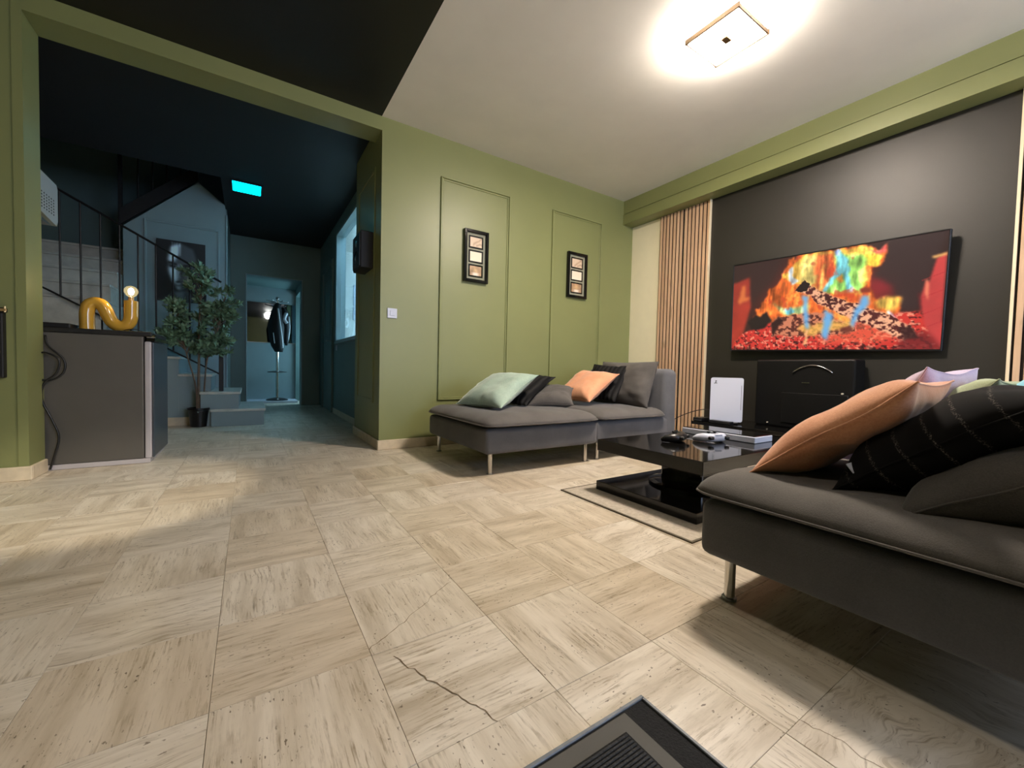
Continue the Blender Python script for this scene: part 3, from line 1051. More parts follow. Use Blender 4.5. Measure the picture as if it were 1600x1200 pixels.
obj('stand', G().box(PX0 - 0.03, PX0 + 0.12, PY0 + 0.03, PY1 - 0.05, 0.263, 0.277, 0.004, 1), M['black_plastic'], t)

CONSOLE.rotation_euler = (0, 0, math.radians(27))
tag(obj('charging_bar', G().box(3.19, 3.25, 1.75, 1.93, 0.263, 0.288, 0.006, 2), M['black_plastic'], loc=(3.22, 1.84, 0.263)),
    'black bar lying in front of the white console on the bench', 'charger')
t = thing('media_box', 'flat black box with a silver line at the far end of the bench', 'media box', (3.26, 2.03, 0.263))
obj('casing', G().box(3.2, 3.33, 1.998, 2.075, 0.263, 0.292, 0.003, 1), M['black_plastic'], t)
obj('silver_line', G().box(3.198, 3.2, 2.0, 2.073, 0.272, 0.275), M['chrome'], t)
tag(obj('power_cable', G().tube(catmull([(3.6, 2.12, 0.33), (3.56, 2.2, 0.335), (3.5, 2.3, 0.30), (3.42, 2.42, 0.22), (3.36, 2.52, 0.1), (3.34, 2.56, 0.006)], 6), 0.004, 6), M['black_plastic'], smooth=True),
    'thin black cable hanging in front of the oak slats', 'cable')

# dark appliance with a curved silver trim
AX = 3.50
t = thing('appliance', 'black box with an arched silver trim below the television', 'appliance', (3.6, 1.35, 0.262))
obj('body', G().box(AX, 3.69, 1.07, 1.72, 0.263, 0.79, 0.012, 2), M['black_deep'], t)
arc = []
for k in range(15):
    s_ = -1 + 2 * k / 14
    arc.append((AX - 0.008, 1.323 + s_ * 0.128, 0.746 - 0.055 * s_ * s_))
obj('arched_trim', G().tube(arc, 0.0042, 6), M['chrome'], t, smooth=True)
obj('name_bar', G().box(AX - 0.004, AX, 1.338, 1.388, 0.613, 0.617), M['chrome'], t)
obj('drawer', G().box(AX - 0.008, AX, 1.1, 1.52, 0.3, 0.535, 0.003, 1), M['black_deep'], t)
obj('knob', G().cyl((AX - 0.016, 1.133, 0.546), (AX, 1.133, 0.546), 0.006, 10), M['led_dot'], t)
obj('status_light', G().cyl((AX - 0.012, 1.616, 0.29), (AX, 1.616, 0.29), 0.004, 8), M['led_dot'], t)

# ---------------- rug and coffee table
t = thing('rug', 'thin beige rug under the black coffee table', 'rug', (2.1, 1.3, 0))
obj('pile', G().box(1.458, 2.9, 0.932, 1.708, 0.0012, 0.007, 0.002, 1), M['rug'], t)
g = G()
g.box(1.448, 1.458, 0.922, 1.718, 0.0012, 0.0065).box(2.9, 2.91, 0.922, 1.718, 0.0012, 0.0065).box(1.458, 2.9, 0.922, 0.932, 0.0012, 0.0065).box(1.458, 2.9, 1.708, 1.718, 0.0012, 0.0065)
obj('border', g, M['rug_edge'], t)
t = thing('coffee_table', 'black high-gloss coffee table with a floating top on a slab base', 'table', (2.15, 1.3, 0.0075))
TX0, TX1, TY0, TY1 = 1.628, 2.72, 1.0, 1.628
obj('base_slab', G().box(TX0, TX1, TY0 + 0.02, TY1, 0.0075, 0.056, 0.002, 1), M['black_gloss'], t)
obj('tabletop', G().box(TX0, TX1, TY0, TY1, 0.226, 0.287, 0.002, 1), M['black_gloss'], t)
obj('column', G().box(1.95, 2.4, 1.2, 1.45, 0.056, 0.226, 0.01, 2), M['black_gloss'], t)
obj('swivel_plate', G().lathe([(0.20, 0.0), (0.20, 0.012), (0.17, 0.018)], (2.02, 1.33, 0.057), 28), M['black_gloss'], t, smooth='auto')
obj('swivel_bolt', G().cyl((1.82, 1.22, 0.2), (1.82, 1.22, 0.226), 0.014, 10), M['steel'], t)

# white flat box on the table
t = thing('flat_box', 'flat white-edged box with a dark glossy lid on the coffee table', 'box', (2.42, 1.35, 0.288))
obj('tray', G().box(2.318, 2.512, 1.13, 1.575, 0.288, 0.322, 0.003, 1), M['white_plastic'], t)
obj('lid', G().box(2.322, 2.508, 1.134, 1.571, 0.322, 0.327, 0.002, 1), M['black_gloss'], t)


# game controllers
def controller(name, label, loc, rz, shell, dark):
    t = thing(name, label, 'controller', loc)
    t.rotation_euler = (0, 0, rz)
    g = G()
    prof = [(-0.078, -0.055, 0.010, .011), (-0.074, -0.030, 0.019, .019), (-0.062, 0.000, 0.024, .024), (-0.045, 0.022, 0.026, .023), (-0.02, 0.03, 0.026, .021), (0.0, 0.031, 0.026, .021),
            (0.02, 0.03, 0.026, .021), (0.045, 0.022, 0.026, .023), (0.062, 0.0, 0.024, .024), (0.074, -0.030, 0.019, .019), (0.078, -0.055, 0.010, .011)]
    pts = catmull([(a, b, c) for a, b, c, d in prof], 3)
    rs = [p[3] for p in prof]
    rr = []
    for i in range(len(rs) - 1):
        rr += [rs[i] + (rs[i + 1] - rs[i]) * k / 3 for k in range(3)]
    rr.append(rs[-1])
    g.tube(pts, rr, 12, True)
    obj('shell', g, shell, t, smooth=True, local=True)
    obj('centre_plate', G().box(-0.04, 0.04, -0.012, 0.048, 0.012, 0.043, 0.009, 3), shell, t, smooth=True, local=True)
    obj('touch_pad', G().box(-0.026, 0.026, 0.012, 0.05, 0.0425, 0.0455, 0.002, 1), dark if shell is M['black_plastic'] else shell, t, local=True)
    for sx in (-1, 1):
        st = obj('thumb_stick', G().lathe([(0.007, 0), (0.006, 0.008), (0.011, 0.01), (0.010, 0.016)], (sx * 0.022, -0.006, 0.041), 12), dark, t, smooth='auto', local=True)
        obj('trigger', G().box(sx * 0.052 - 0.014, sx * 0.052 + 0.014, 0.034, 0.058, 0.018, 0.036, 0.006, 2), dark, t, smooth=True, local=True)
    return t


controller('game_controller', 'black game controller lying on the coffee table', (1.985, 1.385, 0.288), math.radians(200), M['black_plastic'], M['black_matt'])
controller('game_controller', 'white game controller lying on the coffee table', (2.17, 1.285, 0.288), math.radians(165), M['white_plastic'], M['black_plastic'])


# ---------------- sofas
def puff(x0, x1, y0, y1, zm, up, down, n=30, seed=0.0, amp=0.010):
    bm = bmesh.new()
    cx, cy, hx, hy = (x0 + x1) / 2, (y0 + y1) / 2, (x1 - x0) / 2, (y1 - y0) / 2
    top, bot = {}, {}
    for i in range(n + 1):
        for j in range(n + 1):
            a = math.sin((i / n - .5) * math.pi * 0.92) / math.sin(.5 * math.pi * 0.92)
            b = math.sin((j / n - .5) * math.pi * 0.92) / math.sin(.5 * math.pi * 0.92)
            m = max(abs(a), abs(b))
            s = m / ((abs(a) ** 12 + abs(b) ** 12) ** (1 / 12)) if m > 0 else 1
            x, y = cx + a * s * hx, cy + b * s * hy
            d = min(hx * (1 - abs(a)), hy * (1 - abs(b)))
            e = 1 - math.exp(-d / 0.05)
            e = min(1, e) ** 0.75
            w = noise.noise((x * 5 + seed, y * 5, 0.3)) * amp * e + noise.noise((x * 16 + seed, y * 16, 1.3)) * amp * 0.35 * e
            edge = i in (0, n) or j in (0, n)
            vt = bm.verts.new((x, y, zm + up * e + w))
            top[i, j] = vt
            bot[i, j] = vt if edge else bm.verts.new((x, y, zm - down * e))
    for i in range(n):
        for j in range(n):
            bm.faces.new((top[i, j], top[i + 1, j], top[i + 1, j + 1], top[i, j + 1]))
            q = (bot[i, j], bot[i, j + 1], bot[i + 1, j + 1], bot[i + 1, j])
            if len(set(q)) > 2:
                try:
                    bm.faces.new(q)
                except ValueError:
                    pass
    return bm


def sofa_module(label, x0, x1, y0, y1, back=None, seed=0.0, legs=None, zb=0.135):
    t = thing('sofa_module', label, 'sofa', ((x0 + x1) / 2, (y0 + y1) / 2, 0))
    obj('body', G().box(x0, x1, y0, y1, zb, 0.292, 0.028, 4), M['sofa'], t, smooth='auto')
    sx0, sx1, sy0, sy1 = x0 - .03, x1 + .003, y0 - .045, y1 + .01
    if back == 'x1':
        sx0, sx1 = x0, x1 - .165
    if back == 'y0':
        sx0, sx1, sy0, sy1 = x0 - .03, x1 + .03, y0 + .165, y1 + .03
    cu = obj('seat_cushion', puff(sx0, sx1, sy0, sy1, 0.318, 0.068, 0.022, seed=seed), M['sofa_top'], t, smooth=True)
    pts = []
    for k in range(97):
        a = 2 * math.pi * k / 96
        c, s = math.cos(a), math.sin(a)
        q = (abs(c) ** 12 + abs(s) ** 12) ** (-1 / 12)
        pts.append(((sx0 + sx1) / 2 + (sx1 - sx0) / 2 * q * c, (sy0 + sy1) / 2 + (sy1 - sy0) / 2 * q * s, 0.317))
    obj('piping', G().tube(pts, 0.0036, 6), M['sofa_top'], cu, smooth=True)
    if back == 'x1':
        obj('backrest', G().box(x1 - .158, x1 + .004, y0 - .004, y1 + .004, zb - .002, 0.70, 0.055, 5), M['sofa'], t, smooth='auto')
    if back == 'y0':
        obj('backrest', G().box(x0, x1, y0, y0 + .16, zb, 0.70, 0.055, 5), M['sofa'], t, smooth='auto')
    for lx in (x0 + .064, x1 - .064):
        for ly in (y0 + .066, y1 - .066):
            l = obj('leg', G().cyl((lx, ly, 0.004), (lx, ly, zb + 0.01), 0.0145, 16), M['chrome'], t, smooth='auto')
            obj('foot', G().lathe([(0.020, 0), (0.020, 0.007), (0.0145, 0.009)], (lx, ly, 0.0), 16), M['steel'], l, smooth='auto')
    return t


sofa_module('charcoal sofa footstool section standing along the green panelled wall', 1.212, 2.145, 2.14, 3.09, seed=1.0)
sofa_module('charcoal sofa seat with a backrest beside the oak slat panel', 2.153, 3.085, 2.155, 3.09, back='x1', seed=5.0)
sofa_module('dark charcoal sofa in the foreground piled with cushions', 1.127, 2.07, -0.26, 0.70, back='y0', seed=9.0, zb=0.128)


# ---------------- cushions
def cushion(label, w, h, th, mat, Mx, seed, wr=0.01, pinch=0.10, group='cushions on the sofas', n=30, tag_part=None, rib=0):
    t = thing('cushion', label, 'cushion', group=group)
    t.matrix_world = Mx
    bm = bmesh.new()
    top, bot = {}, {}
    for i in range(n + 1):
        for j in range(n + 1):
            u = math.sin((i / n - .5) * math.pi * .9) / math.sin(.45 * math.pi)
            v = math.sin((j / n - .5) * math.pi * .9) / math.sin(.45 * math.pi)
            x = w / 2 * u * (1 - pinch * (1 - v * v) * abs(u) ** 1.5)
            y = h / 2 * v * (1 - pinch * (1 - u * u) * abs(v) ** 1.5)
            e = max(0.0, (1 - u ** 4) * (1 - v ** 4))
            z = th / 2 * (0.35 * e + 0.65 * e ** 0.5 * (1 - 0.25 * (u * u + v * v) / 2))
            edge = i in (0, n) or j in (0, n)
            k = noise.noise((u * 2.2 + seed, v * 2.2, seed)) * 0.9 + noise.noise((u * 5 + seed * 2, v * 5, 4)) * .5
            rr = min(1.0, 1.2 * (max(abs(u), abs(v))) ** 2) * (1 - max(abs(u), abs(v)) ** 14)
            radial = noise.noise((math.atan2(v, u) * 3.2 + seed * 3, 0.5 * math.hypot(u, v), seed)) * rr
            dz = wr * (k * e ** .5 + 1.1 * radial)
            if rib:
                dz += 0.004 * math.cos(u * rib) * e ** .3
            sag = noise.noise((u * 1.3 + seed, v * 1.3, 9 + seed)) * wr * 0.8
            vt = bm.verts.new((x, y, z + dz + sag))
            top[i, j] = vt
            k2 = noise.noise((u * 2.2 - seed, v * 2.2, seed + 7)) + noise.noise((math.atan2(v, u) * 3.2 - seed * 3, 0.5, seed)) * rr
            bot[i, j] = vt if edge else bm.verts.new((x, y, -z + wr * k2 * e ** .5 * .8 + sag + (0.004 * math.cos(u * rib) * e ** .3 if rib else 0)))
    for i in range(n):
        for j in range(n):
            bm.faces.new((top[i, j], top[i + 1, j], top[i + 1, j + 1], top[i, j + 1]))
            q = (bot[i, j], bot[i, j + 1], bot[i + 1, j + 1], bot[i + 1, j])
            try:
                bm.faces.new(q)
            except ValueError:
                pass
    ring = [top[i, 0].co.copy() for i in range(n)] + [top[n, j].co.copy() for j in range(n)] + [top[n - i, n].co.copy() for i in range(n)] + [top[0, n - j].co.copy() for j in range(n)]
    obj('cover', bm, mat, t, smooth=True, local=True)
    ring.append(ring[0])
    obj('seam', G().tube(ring, 0.0028, 5, False), mat, t, smooth=True, local=True)
    if tag_part:
        obj('care_tag', G().box(*tag_part), M['white_plastic'], t, local=True, label='small white tag')
    return t


def cm(pos, a, b, c, s=1.0):
    """pose from a fitted picture rectangle: local x = lower edge, local y = up the cushion"""
    R = rot3(math.radians(a), math.radians(b), math.radians(c)) @ Matrix(((1, 0, 0, 0), (0, 0, -1, 0), (0, 1, 0, 0), (0, 0, 0, 1)))
    cpos = Vector((0, 0, .66)) + s * (Vector(pos) - Vector((0, 0, .66)))
    return Matrix.Translation(cpos) @ R


def pose(center, ex, ey):
    ex = Vector(ex).normalized()
    ey = Vector(ey)
    ey = (ey - ex * ey.dot(ex)).normalized()
    ez = ex.cross(ey)
    return Matrix(((ex.x, ey.x, ez.x, center[0]), (ex.y, ey.y, ez.y, center[1]), (ex.z, ey.z, ez.z, center[2]), (0, 0, 0, 1)))


G1 = 'cushions on the sofa by the wall'
G2 = 'cushions on the foreground sofa'
cushion('pale teal velvet cushion leaning on a black ribbed cushion', .46, .46, .15, M['teal_velvet'], cm((1.554, 2.603, .512), -74.4, -.7, -61.5), 1.3, group=G1)
cushion('black ribbed cushion behind the pale teal cushion', .45, .45, .12, M['black_rib'], cm((1.83, 2.735, .512), -70.7, 1.7, -61.5), 2.1, group=G1, rib=26)
cushion('small dark grey cushion lying flat between the black and salmon cushions', .36, .33, .14, M['grey_cushion'], pose((2.02, 2.55, .455), (.75, -.66, .05), (.6, .7, .35)), 3.7, group=G1)
cushion('salmon pink velvet cushion leaning on a small black cushion by the oak slats', .42, .42, .15, M['salmon_velvet'], cm((2.44, 2.60, .540), -86, 1.8, -57), 4.2, group=G1)
cushion('flat black cushion between the salmon cushion and the big grey back cushion', .40, .40, .09, M['black_rib'], cm((2.66, 2.60, .572), -80, .4, -38), 5.5, group=G1, rib=22)
cushion('large charcoal back cushion propped against the sofa backrest', .66, .40, .17, M['grey_cushion'], pose((2.80, 2.50, .565), (-.06, -1, -.0), (.28, 0, 1)), 6.4, wr=.016, pinch=.05, group=G1)
# foreground sofa: leaning towards its backrest, seen nearly edge-on
cushion('large salmon pink cushion lowest in the foreground pile', .47, .44, .125, M['salmon_velvet'], pose((1.47, .45, .516), (1, .05, 0), (0, -.31, .255)), 7.7, wr=.012, group=G2)
cushion('black fleece cushion with pale stripes behind the salmon cushion', .5, .42, .17, M['black_fluff'], pose((1.47, .248, .508), (1, .02, 0), (0, -.29, .225)), 8.8, wr=.012, group=G2, tag_part=(-.235, -.2, -.15, -.148, -.04, -.015))
cushion('dark grey creased cushion nearest the camera in the foreground pile', .5, .46, .17, M['grey_cushion'], pose((1.43, .085, .478), (1, .0, 0), (0, -.30, .185)), 9.3, wr=.024, group=G2)
cushion('lilac cushion standing behind the large salmon cushion', .36, .40, .13, M['lilac'], pose((1.86, .425, .53), (1, -.15, 0), (0, -.20, .30)), 10.4, wr=.016, group=G2)
cushion('sage green cushion between the lilac and light blue cushions', .34, .40, .14, M['sage'], pose((1.93, .335, .525), (1, -.12, 0), (0, -.28, .27)), 11.9, wr=.014, group=G2)
cushion('light blue cushion at the far right of the foreground pile', .38, .40, .14, M['sky'], pose((2.04, .20, .545), (1, -.1, 0), (0, -.24, .30)), 12.5, wr=.012, group=G2)

# ---------------- doormat in the foreground
t = thing('doormat', 'black and grey ribbed doormat in the foreground on the tiles', 'doormat', (0.3, 0.25, 0))
MX0, MX1, MY0, MY1 = 0.02, 0.668, -0.1, 0.524
g = G()
g.box(MX0, MX1, MY1 - .008, MY1, 0.001, 0.010, 0.0015, 1).box(MX1 - .008, MX1, MY0, MY1 - .008, 0.001, 0.010, 0.0015, 1)
g.box(MX0, MX1 - .008, MY0, MY0 + .008, 0.001, 0.010, 0.0015, 1).box(MX0, MX0 + .008, MY0 + .008, MY1 - .008, 0.001, 0.010, 0.0015, 1)
obj('rim', g, M['mat_rim'], t)
obj('pile_base', G().box(MX0 + .008, MX1 - .008, MY0 + .008, MY1 - .008, 0.001, 0.006), M['mat_black'], t)
IX0, IX1, IY0, IY1 = MX0 + .06, MX1 - .062, MY0 + .02, MY1 - .012
obj('rubber_border', G().box(IX0, IX1, IY0, IY1, 0.006, 0.0085, 0.001, 1), M['mat_grey'], t)
obj('ribbed_centre', G().box(IX0 + .055, IX1 - .032, IY0 + .03, IY1 - .032, 0.0085, 0.0105), M['mat_black'], t)
g = G()
yy = IY1 - .036
while yy > IY0 + .04:
    g.box(IX0 + .06, IX1 - .036, yy - .0042, yy, 0.0105, 0.0128, 0.001, 1)
    yy -= 0.0068
obj('ribs', g, M['mat_ridge'], t, kind='stuff')

# ---------------- pictures, switch, box on the left
def art(h, w, kind):
    n = vnoise(h, w, (4, 5), 3)
    u, v = np.meshgrid(np.linspace(0, 1, w), np.linspace(0, 1, h))
    if kind == 0:
        b = np.array([232, 208, 180]) / 255 + 0 * u[..., None]
        m = np.exp(-((v - (1.05 - u) + .25 * (n - .5)) / .13) ** 2) * (u > .25)
        b = b * (1 - .45 * m[..., None]) + .45 * m[..., None] * np.array([150, 112, 80]) / 255
        m = np.exp(-((v - .75 + .1 * np.sin(u * 9)) / .1) ** 2) * (u > .5)
        return b * (1 - .4 * m[..., None]) + .4 * m[..., None] * np.array([130, 96, 70]) / 255
    b = np.array([186, 150, 112]) / 255 * (.75 + .5 * n[..., None])
    m = np.exp(-(((u - .5) / .2) ** 2 + ((v - .45) / .22) ** 2))
    b = b * (1 - .6 * m[..., None]) + .6 * m[..., None] * np.array([238, 206, 150]) / 255
    m = np.clip(1.4 - np.abs(u - .5) * 3.4, 0, 1) * np.clip((v - .62) * 8, 0, 1)
    return b * (1 - m[..., None]) + m[..., None] * np.array([246, 232, 216]) / 255


M['print'] = attr_mat('printed_paper', 0, 0.5)


def triple_frame(label, x0, x1, z0, z1):
    t = thing('picture_frame', label, 'picture frame', ((x0 + x1) / 2, YB, (z0 + z1) / 2), 'triple picture frames on the green wall')
    w = 0.026
    obj('frame', G().frame('y', 0, x0, x1, z0, z1, w, YB - 0.034, YB - 0.002), M['black_gloss'], t)
    obj('mount', G().box(x0 + w, x1 - w, YB - 0.012, YB - 0.002, z0 + w, z1 - w), M['mount'], t)
    W_, H_ = x1 - x0 - 2 * w, z1 - z0 - 2 * w
    ih = H_ * 0.275
    for k in range(3):
        zc = z1 - w - H_ * (0.19 + 0.31 * k)
        a0, a1, b0, b1 = x0 + w + W_ * .12, x1 - w - W_ * .12, zc - ih / 2, zc + ih / 2
        ap = obj('inner_frame', G().frame('y', 0, a0, a1, b0, b1, 0.014, YB - 0.016, YB - 0.0115), M['black_gloss'], t)
        c = [(a0 + .014, YB - .0135, b1 - .014), (a1 - .014, YB - .0135, b1 - .014), (a1 - .014, YB - .0135, b0 + .014), (a0 + .014, YB - .0135, b0 + .014)]
        if k == 1:
            obj('photo', G().box(c[0][0], c[1][0], YB - .0135, YB - .012, c[2][2], c[0][2]), M['paper'], ap)
        else:
            raster_plane('photo', art(20, 32, k // 2), c, M['print'], ap)
    obj('glazing', G().box(x0 + w, x1 - w, YB - 0.021, YB - 0.0195, z0 + w, z1 - w), M['glass'], t)


triple_frame('black triple picture frame on the wall panel nearer the hall opening', 1.574, 1.815, 1.431, 1.888)
triple_frame('black triple picture frame on the wall panel nearer the television', 2.753, 3.019, 1.430, 1.897)
t = thing('light_switch', 'square white light switch on the green wall beside the opening', 'switch', (.96, YB, 1.09))
obj('plate', G().box(.921, .999, YB - .009, YB, 1.052, 1.13, 0.003, 2), M['white_plastic'], t)
obj('rocker', G().box(.94, .98, YB - .013, YB - .009, 1.071, 1.111, 0.002, 1), M['white_plastic'], t)
t = thing('wall_box', 'black wall box with a brass catch at the left edge on green wall', 'box', (-1.2, YB, .74))
obj('body', G().box(-1.36, -1.077, YB - .04, YB - .001, .557, .90, 0.006, 2), M['black_matt'], t)
obj('lid', G().box(-1.366, -1.071, YB - .045, YB - .001, .90, .925, 0.006, 2), M['black_matt'], t)
obj('catch', G().box(-1.092, -1.06, YB - .056, YB - .045, .905, .919, 0.003, 1).cyl((-1.066, YB - .05, .9), (-1.066, YB - .05, .93), 0.005, 8), M['brass'], t)

# ================================================================== THINGS: hall
# ---------------- fridge
FY0, FY1 = 3.5, 4.04
t = thing('mini_fridge', 'grey mini fridge with a dark door standing in the hall opening', 'fridge', (-.8, 3.77, 0))
obj('cabinet', G().box(-1.06, -.572, FY0, FY1, .03, .822, 0.006, 2), M['fridge_grey'], t)
obj('worktop', G().box(-1.065, -.53, FY0 - .005, FY1 + .005, .822, .852, 0.006, 2), M['black_matt'], t)
FRIDGE = t
d = obj('door', G().box(-.568, -.533, FY0, FY1, .03, .79, 0.008, 2), M['fridge_edge'], t)
obj('door_skin', G().box(-.533, -.522, FY0 + .004, FY1 - .004, .034, .786, 0.004, 2), M['fridge_door'], d)
obj('control_strip', G().box(-.56, -.518, FY0 + .01, FY1 - .01, .793, .82, 0.003, 1), M['black_gloss'], t)
obj('hinge', G().box(-.56, -.515, FY0 + .004, FY0 + .05, .815, .836, 0.004, 1), M['chrome'], t)
obj('base', G().box(-1.06, -.54, FY0 - .008, FY1, 0.0005, .03, 0.003, 1), M['fridge_edge'], t)
tag(obj('black_case', G().box(-1.05, -.925, 3.6, 3.85, .8525, .885, 0.008, 2), M['black_matt'], loc=(-.99, 3.72, .8525)),
    'flat black case on the fridge beside the yellow lamp', 'case')
obj('power_cord', G().tube(catmull([(-1.0, 3.485, .80), (-.985, 3.47, .74), (-.92, 3.465, .66), (-.925, 3.465, .58), (-.985, 3.465, .535), (-1.04, 3.465, .57), (-1.05, 3.465, .66), (-1.0, 3.46, .70),
                                        (-.94, 3.46, .66), (-.95, 3.46, .58), (-1.0, 3.46, .52), (-1.01, 3.465, .42), (-.97, 3.465, .3), (-.945, 3.465, .2), (-.965, 3.465, .09), (-.985, 3.47, .012)], 8), 0.0055, 7), M['black_plastic'], FRIDGE, smooth=True)

# yellow lamp
LYY = 3.70
t = thing('table_lamp', 'glossy yellow bent tube lamp with a bare globe bulb on the fridge', 'lamp', (-.77, LYY, .8525))
path = catmull([(-.875, LYY, .8535), (-.876, LYY, .92), (-.875, LYY, .97), (-.866, LYY, 1.012), (-.84, LYY, 1.033), (-.812, LYY, 1.027), (-.792, LYY, .998), (-.776, LYY, .955), (-.757, LYY, .915), (-.735, LYY, .895),
                (-.708, LYY, .891), (-.684, LYY, .905), (-.669, LYY, .935), (-.665, LYY, .98), (-.664, LYY, 1.064)], 6)
obj('bent_tube', G().tube(path, .037, 22), M['yellow_glaze'], t, smooth='auto')
obj('socket', G().cyl((-.664, LYY, 1.064), (-.664, LYY, 1.088), .015, 14), M['brass'], t, smooth='auto')
BZ = 1.127
b = obj('bulb', G().lathe([(.012, -.042), (.014, -.036), (.026, -.026), (.036, -.006), (.037, .004), (.033, .018), (.022, .031), (.008, .0365), (.001, .037)], (-.664, LYY, BZ), 24), M['bulb_glass'], t, smooth=True)
obj('filament', G().lathe([(.004, -.024), (.013, -.016), (.016, 0), (.013, .014), (.004, .022)], (-.664, LYY, BZ), 12), M['filament'], b, smooth=True)
obj('lamp_cord', G().tube(catmull([(-.7, LYY - .045, .858), (-.67, LYY - .06, .868), (-.63, LYY - .06, .872), (-.60, LYY - .02, .860), (-.58, LYY + .05, .857)], 6), .003, 6), M['black_plastic'], t, smooth=True)

# fire extinguisher behind the jamb on the fridge
EX, EY = -1.098, 3.547
t = thing('fire_extinguisher', 'small red fire extinguisher hung behind the left jamb of the opening', 'extinguisher', (EX, EY, .92))
obj('cylinder', G().lathe([(.045, 0), (.052, .01), (.052, .13), (.046, .16), (.03, .185), (.014, .195)], (EX, EY, .92), 20), M['red'], t, smooth=True)
obj('valve', G().cyl((EX, EY, 1.11), (EX, EY, 1.14), .012, 10).box(EX - .01, EX + .05, EY - .008, EY + .008, 1.108, 1.122, 0.002, 1), M['black_plastic'], t)
obj('lever', G().box(EX - .01, EX + .04, EY - .008, EY + .008, 1.14, 1.15, 0.002, 1), M['red'], t)
obj('wall_bracket', G().box(EX - .03, EX + .03, YB + .2135, EY - .04, 1.0, 1.03), M['steel'], t)

# air conditioner end seen past the jamb
t = thing('air_conditioner', 'white air unit mounted high behind the left jamb of the opening', 'air conditioner', (-1.4, 3.49, 1.66))
g = G().prism([(-1.75, 3.4905, 1.80), (-1.75, 3.87, 1.79), (-1.75, 3.89, 1.77), (-1.75, 3.89, 1.56), (-1.75, 3.87, 1.525), (-1.75, 3.60, 1.555), (-1.75, 3.4905, 1.565)], (.70, 0, 0))
obj('body', g, M['air_unit'], t)
obj('flap', G().prism([(-1.74, 3.50, 1.545), (-1.74, 3.80, 1.518), (-1.74, 3.80, 1.510), (-1.74, 3.50, 1.505)], (.68, 0, 0)), M['steel'], t)
g = G()
for i in range(7):
    for j in range(6):
        g.box(-1.0505, -1.0485, 3.6 + .036 * i, 3.61 + .036 * i, 1.58 + .018 * j, 1.588 + .018 * j)
obj('vent_holes', g, M['black_plastic'], t, kind='stuff')

# ---------------- cyan ceiling panel
t = thing('ceiling_panel_light', 'glowing cyan rectangular panel on the dark hall ceiling', 'ceiling light', (-.02, 5.43, ZC))
obj('housing', G().box(-.165, .125, 5.27, 5.58, ZC - .012, ZC, 0.002, 1), M['black_plastic'], t)
obj('diffuser', G().box(-.15, .11, 5.285, 5.565, ZC - .016, ZC - .012), M['led'], t)

# ---------------- speaker on the pillar
t = thing('speaker', 'black box speaker mounted on the side of the green pillar', 'speaker', (.82, 3.65, 1.64))
obj('cabinet', G().box(.765, .865, 3.50, 3.78, 1.475, 1.775, 0.004, 1), M['black_matt'], t)
obj('grille', G().box(.757, .765, 3.515, 3.765, 1.49, 1.76, 0.002, 1), M['black_plastic'], t)
c1 = obj('woofer', G().tube([(.757, 3.64, 1.57), (.752, 3.64, 1.57)], [.06, .045], 20), M['black_gloss'], t, smooth='auto')
obj('dust_cap', G().tube([(.753, 3.64, 1.57), (.746, 3.64, 1.57)], [.022, .006], 14), M['chrome'], c1, smooth='auto')
obj('tweeter', G().tube([(.757, 3.64, 1.69), (.751, 3.64, 1.69)], [.028, .012], 16), M['steel'], t, smooth='auto')

t = thing('hall_switch', 'tiny white switch on the hall wall below the interior window', 'switch', (XH, 5.93, .9))
obj('plate', G().box(XH - .008, XH, 5.9, 5.97, .87, .94, 0.002, 1), M['white_plastic'], t)
obj('rocker', G().box(XH - .011, XH - .008, 5.918, 5.952, .888, .922, 0.001, 1), M['white_plastic'], t)

# ---------------- stairs
st = thing('staircase', 'pale stone staircase rising to the left behind the fridge', 'staircase', (-.6, 5.7, 0))
SY = 5.44
edges = [.155, -.075, -.33, -.60, -.87, -1.14]
for k in range(6):
    z = .18 * (k + 1)
    xr = edges[k]
    xl = edges[k + 1] if k < 5 else -1.18
    ys = 5.2 if k == 0 else (5.25 if k == 1 else SY)
    if k == 0:
        xl2 = -.33
    elif k == 1:
        xl2 = -.42
    else:
        xl2 = xl - .0145
    s = obj('step', G().box(xl2, xr - .015, ys + .012, 6.195, 0, z - .028), M['hall_pale'], st)
    obj('tread', G().box(xl2 - .01, xr, ys, 6.195, z - .027, z, 0.004, 1), M['marble'], s)
# winders at the left turning to the back
for k, (ya, zz) in enumerate([(SY, 1.26), (5.75, 1.44), (6.03, 1.62), (6.31, 1.80), (6.6, 1.98)]):
    s = obj('step', G().box(-2.85, -1.182 if k == 0 else -1.19, ya + .012, 7.14, zz - .18 if k else 0, zz - .028), M['marble'], st)
    obj('tread', G().box(-2.85, -1.182 if k == 0 else -1.19, ya, 7.14, zz - .027, zz, 0.004, 1), M['marble'], s)
obj('side_skirting', G().box(-1.2, -.43, SY + .002, SY + .011, 0, .085), M['stone'], st)
# upper flight stringer above the wall
g = G().prism([(-1.2, 6.18, 2.165), (-.508, 6.18, 2.83), (-.508, 6.18, 3.0), (-1.2, 6.18, 2.34)], (0, .018, 0))
obj('stringer', g, M['black_iron'], st)

ra = thing('stair_railing', 'thin black iron railing along the stone staircase', 'railing', (-.25, SY, .36))
RY = SY - .035
obj('newel_post', G().box(-.272, -.232, RY - .02, RY + .02, .361, 1.32, 0.003, 1), M['black_iron'], ra)


def rail_z(x, top=False):
    return (1.735 if top else .535) + (-.56 * (x + .25)) * 1.0 if not top else 1.56 + (-.56) * (x + .25)


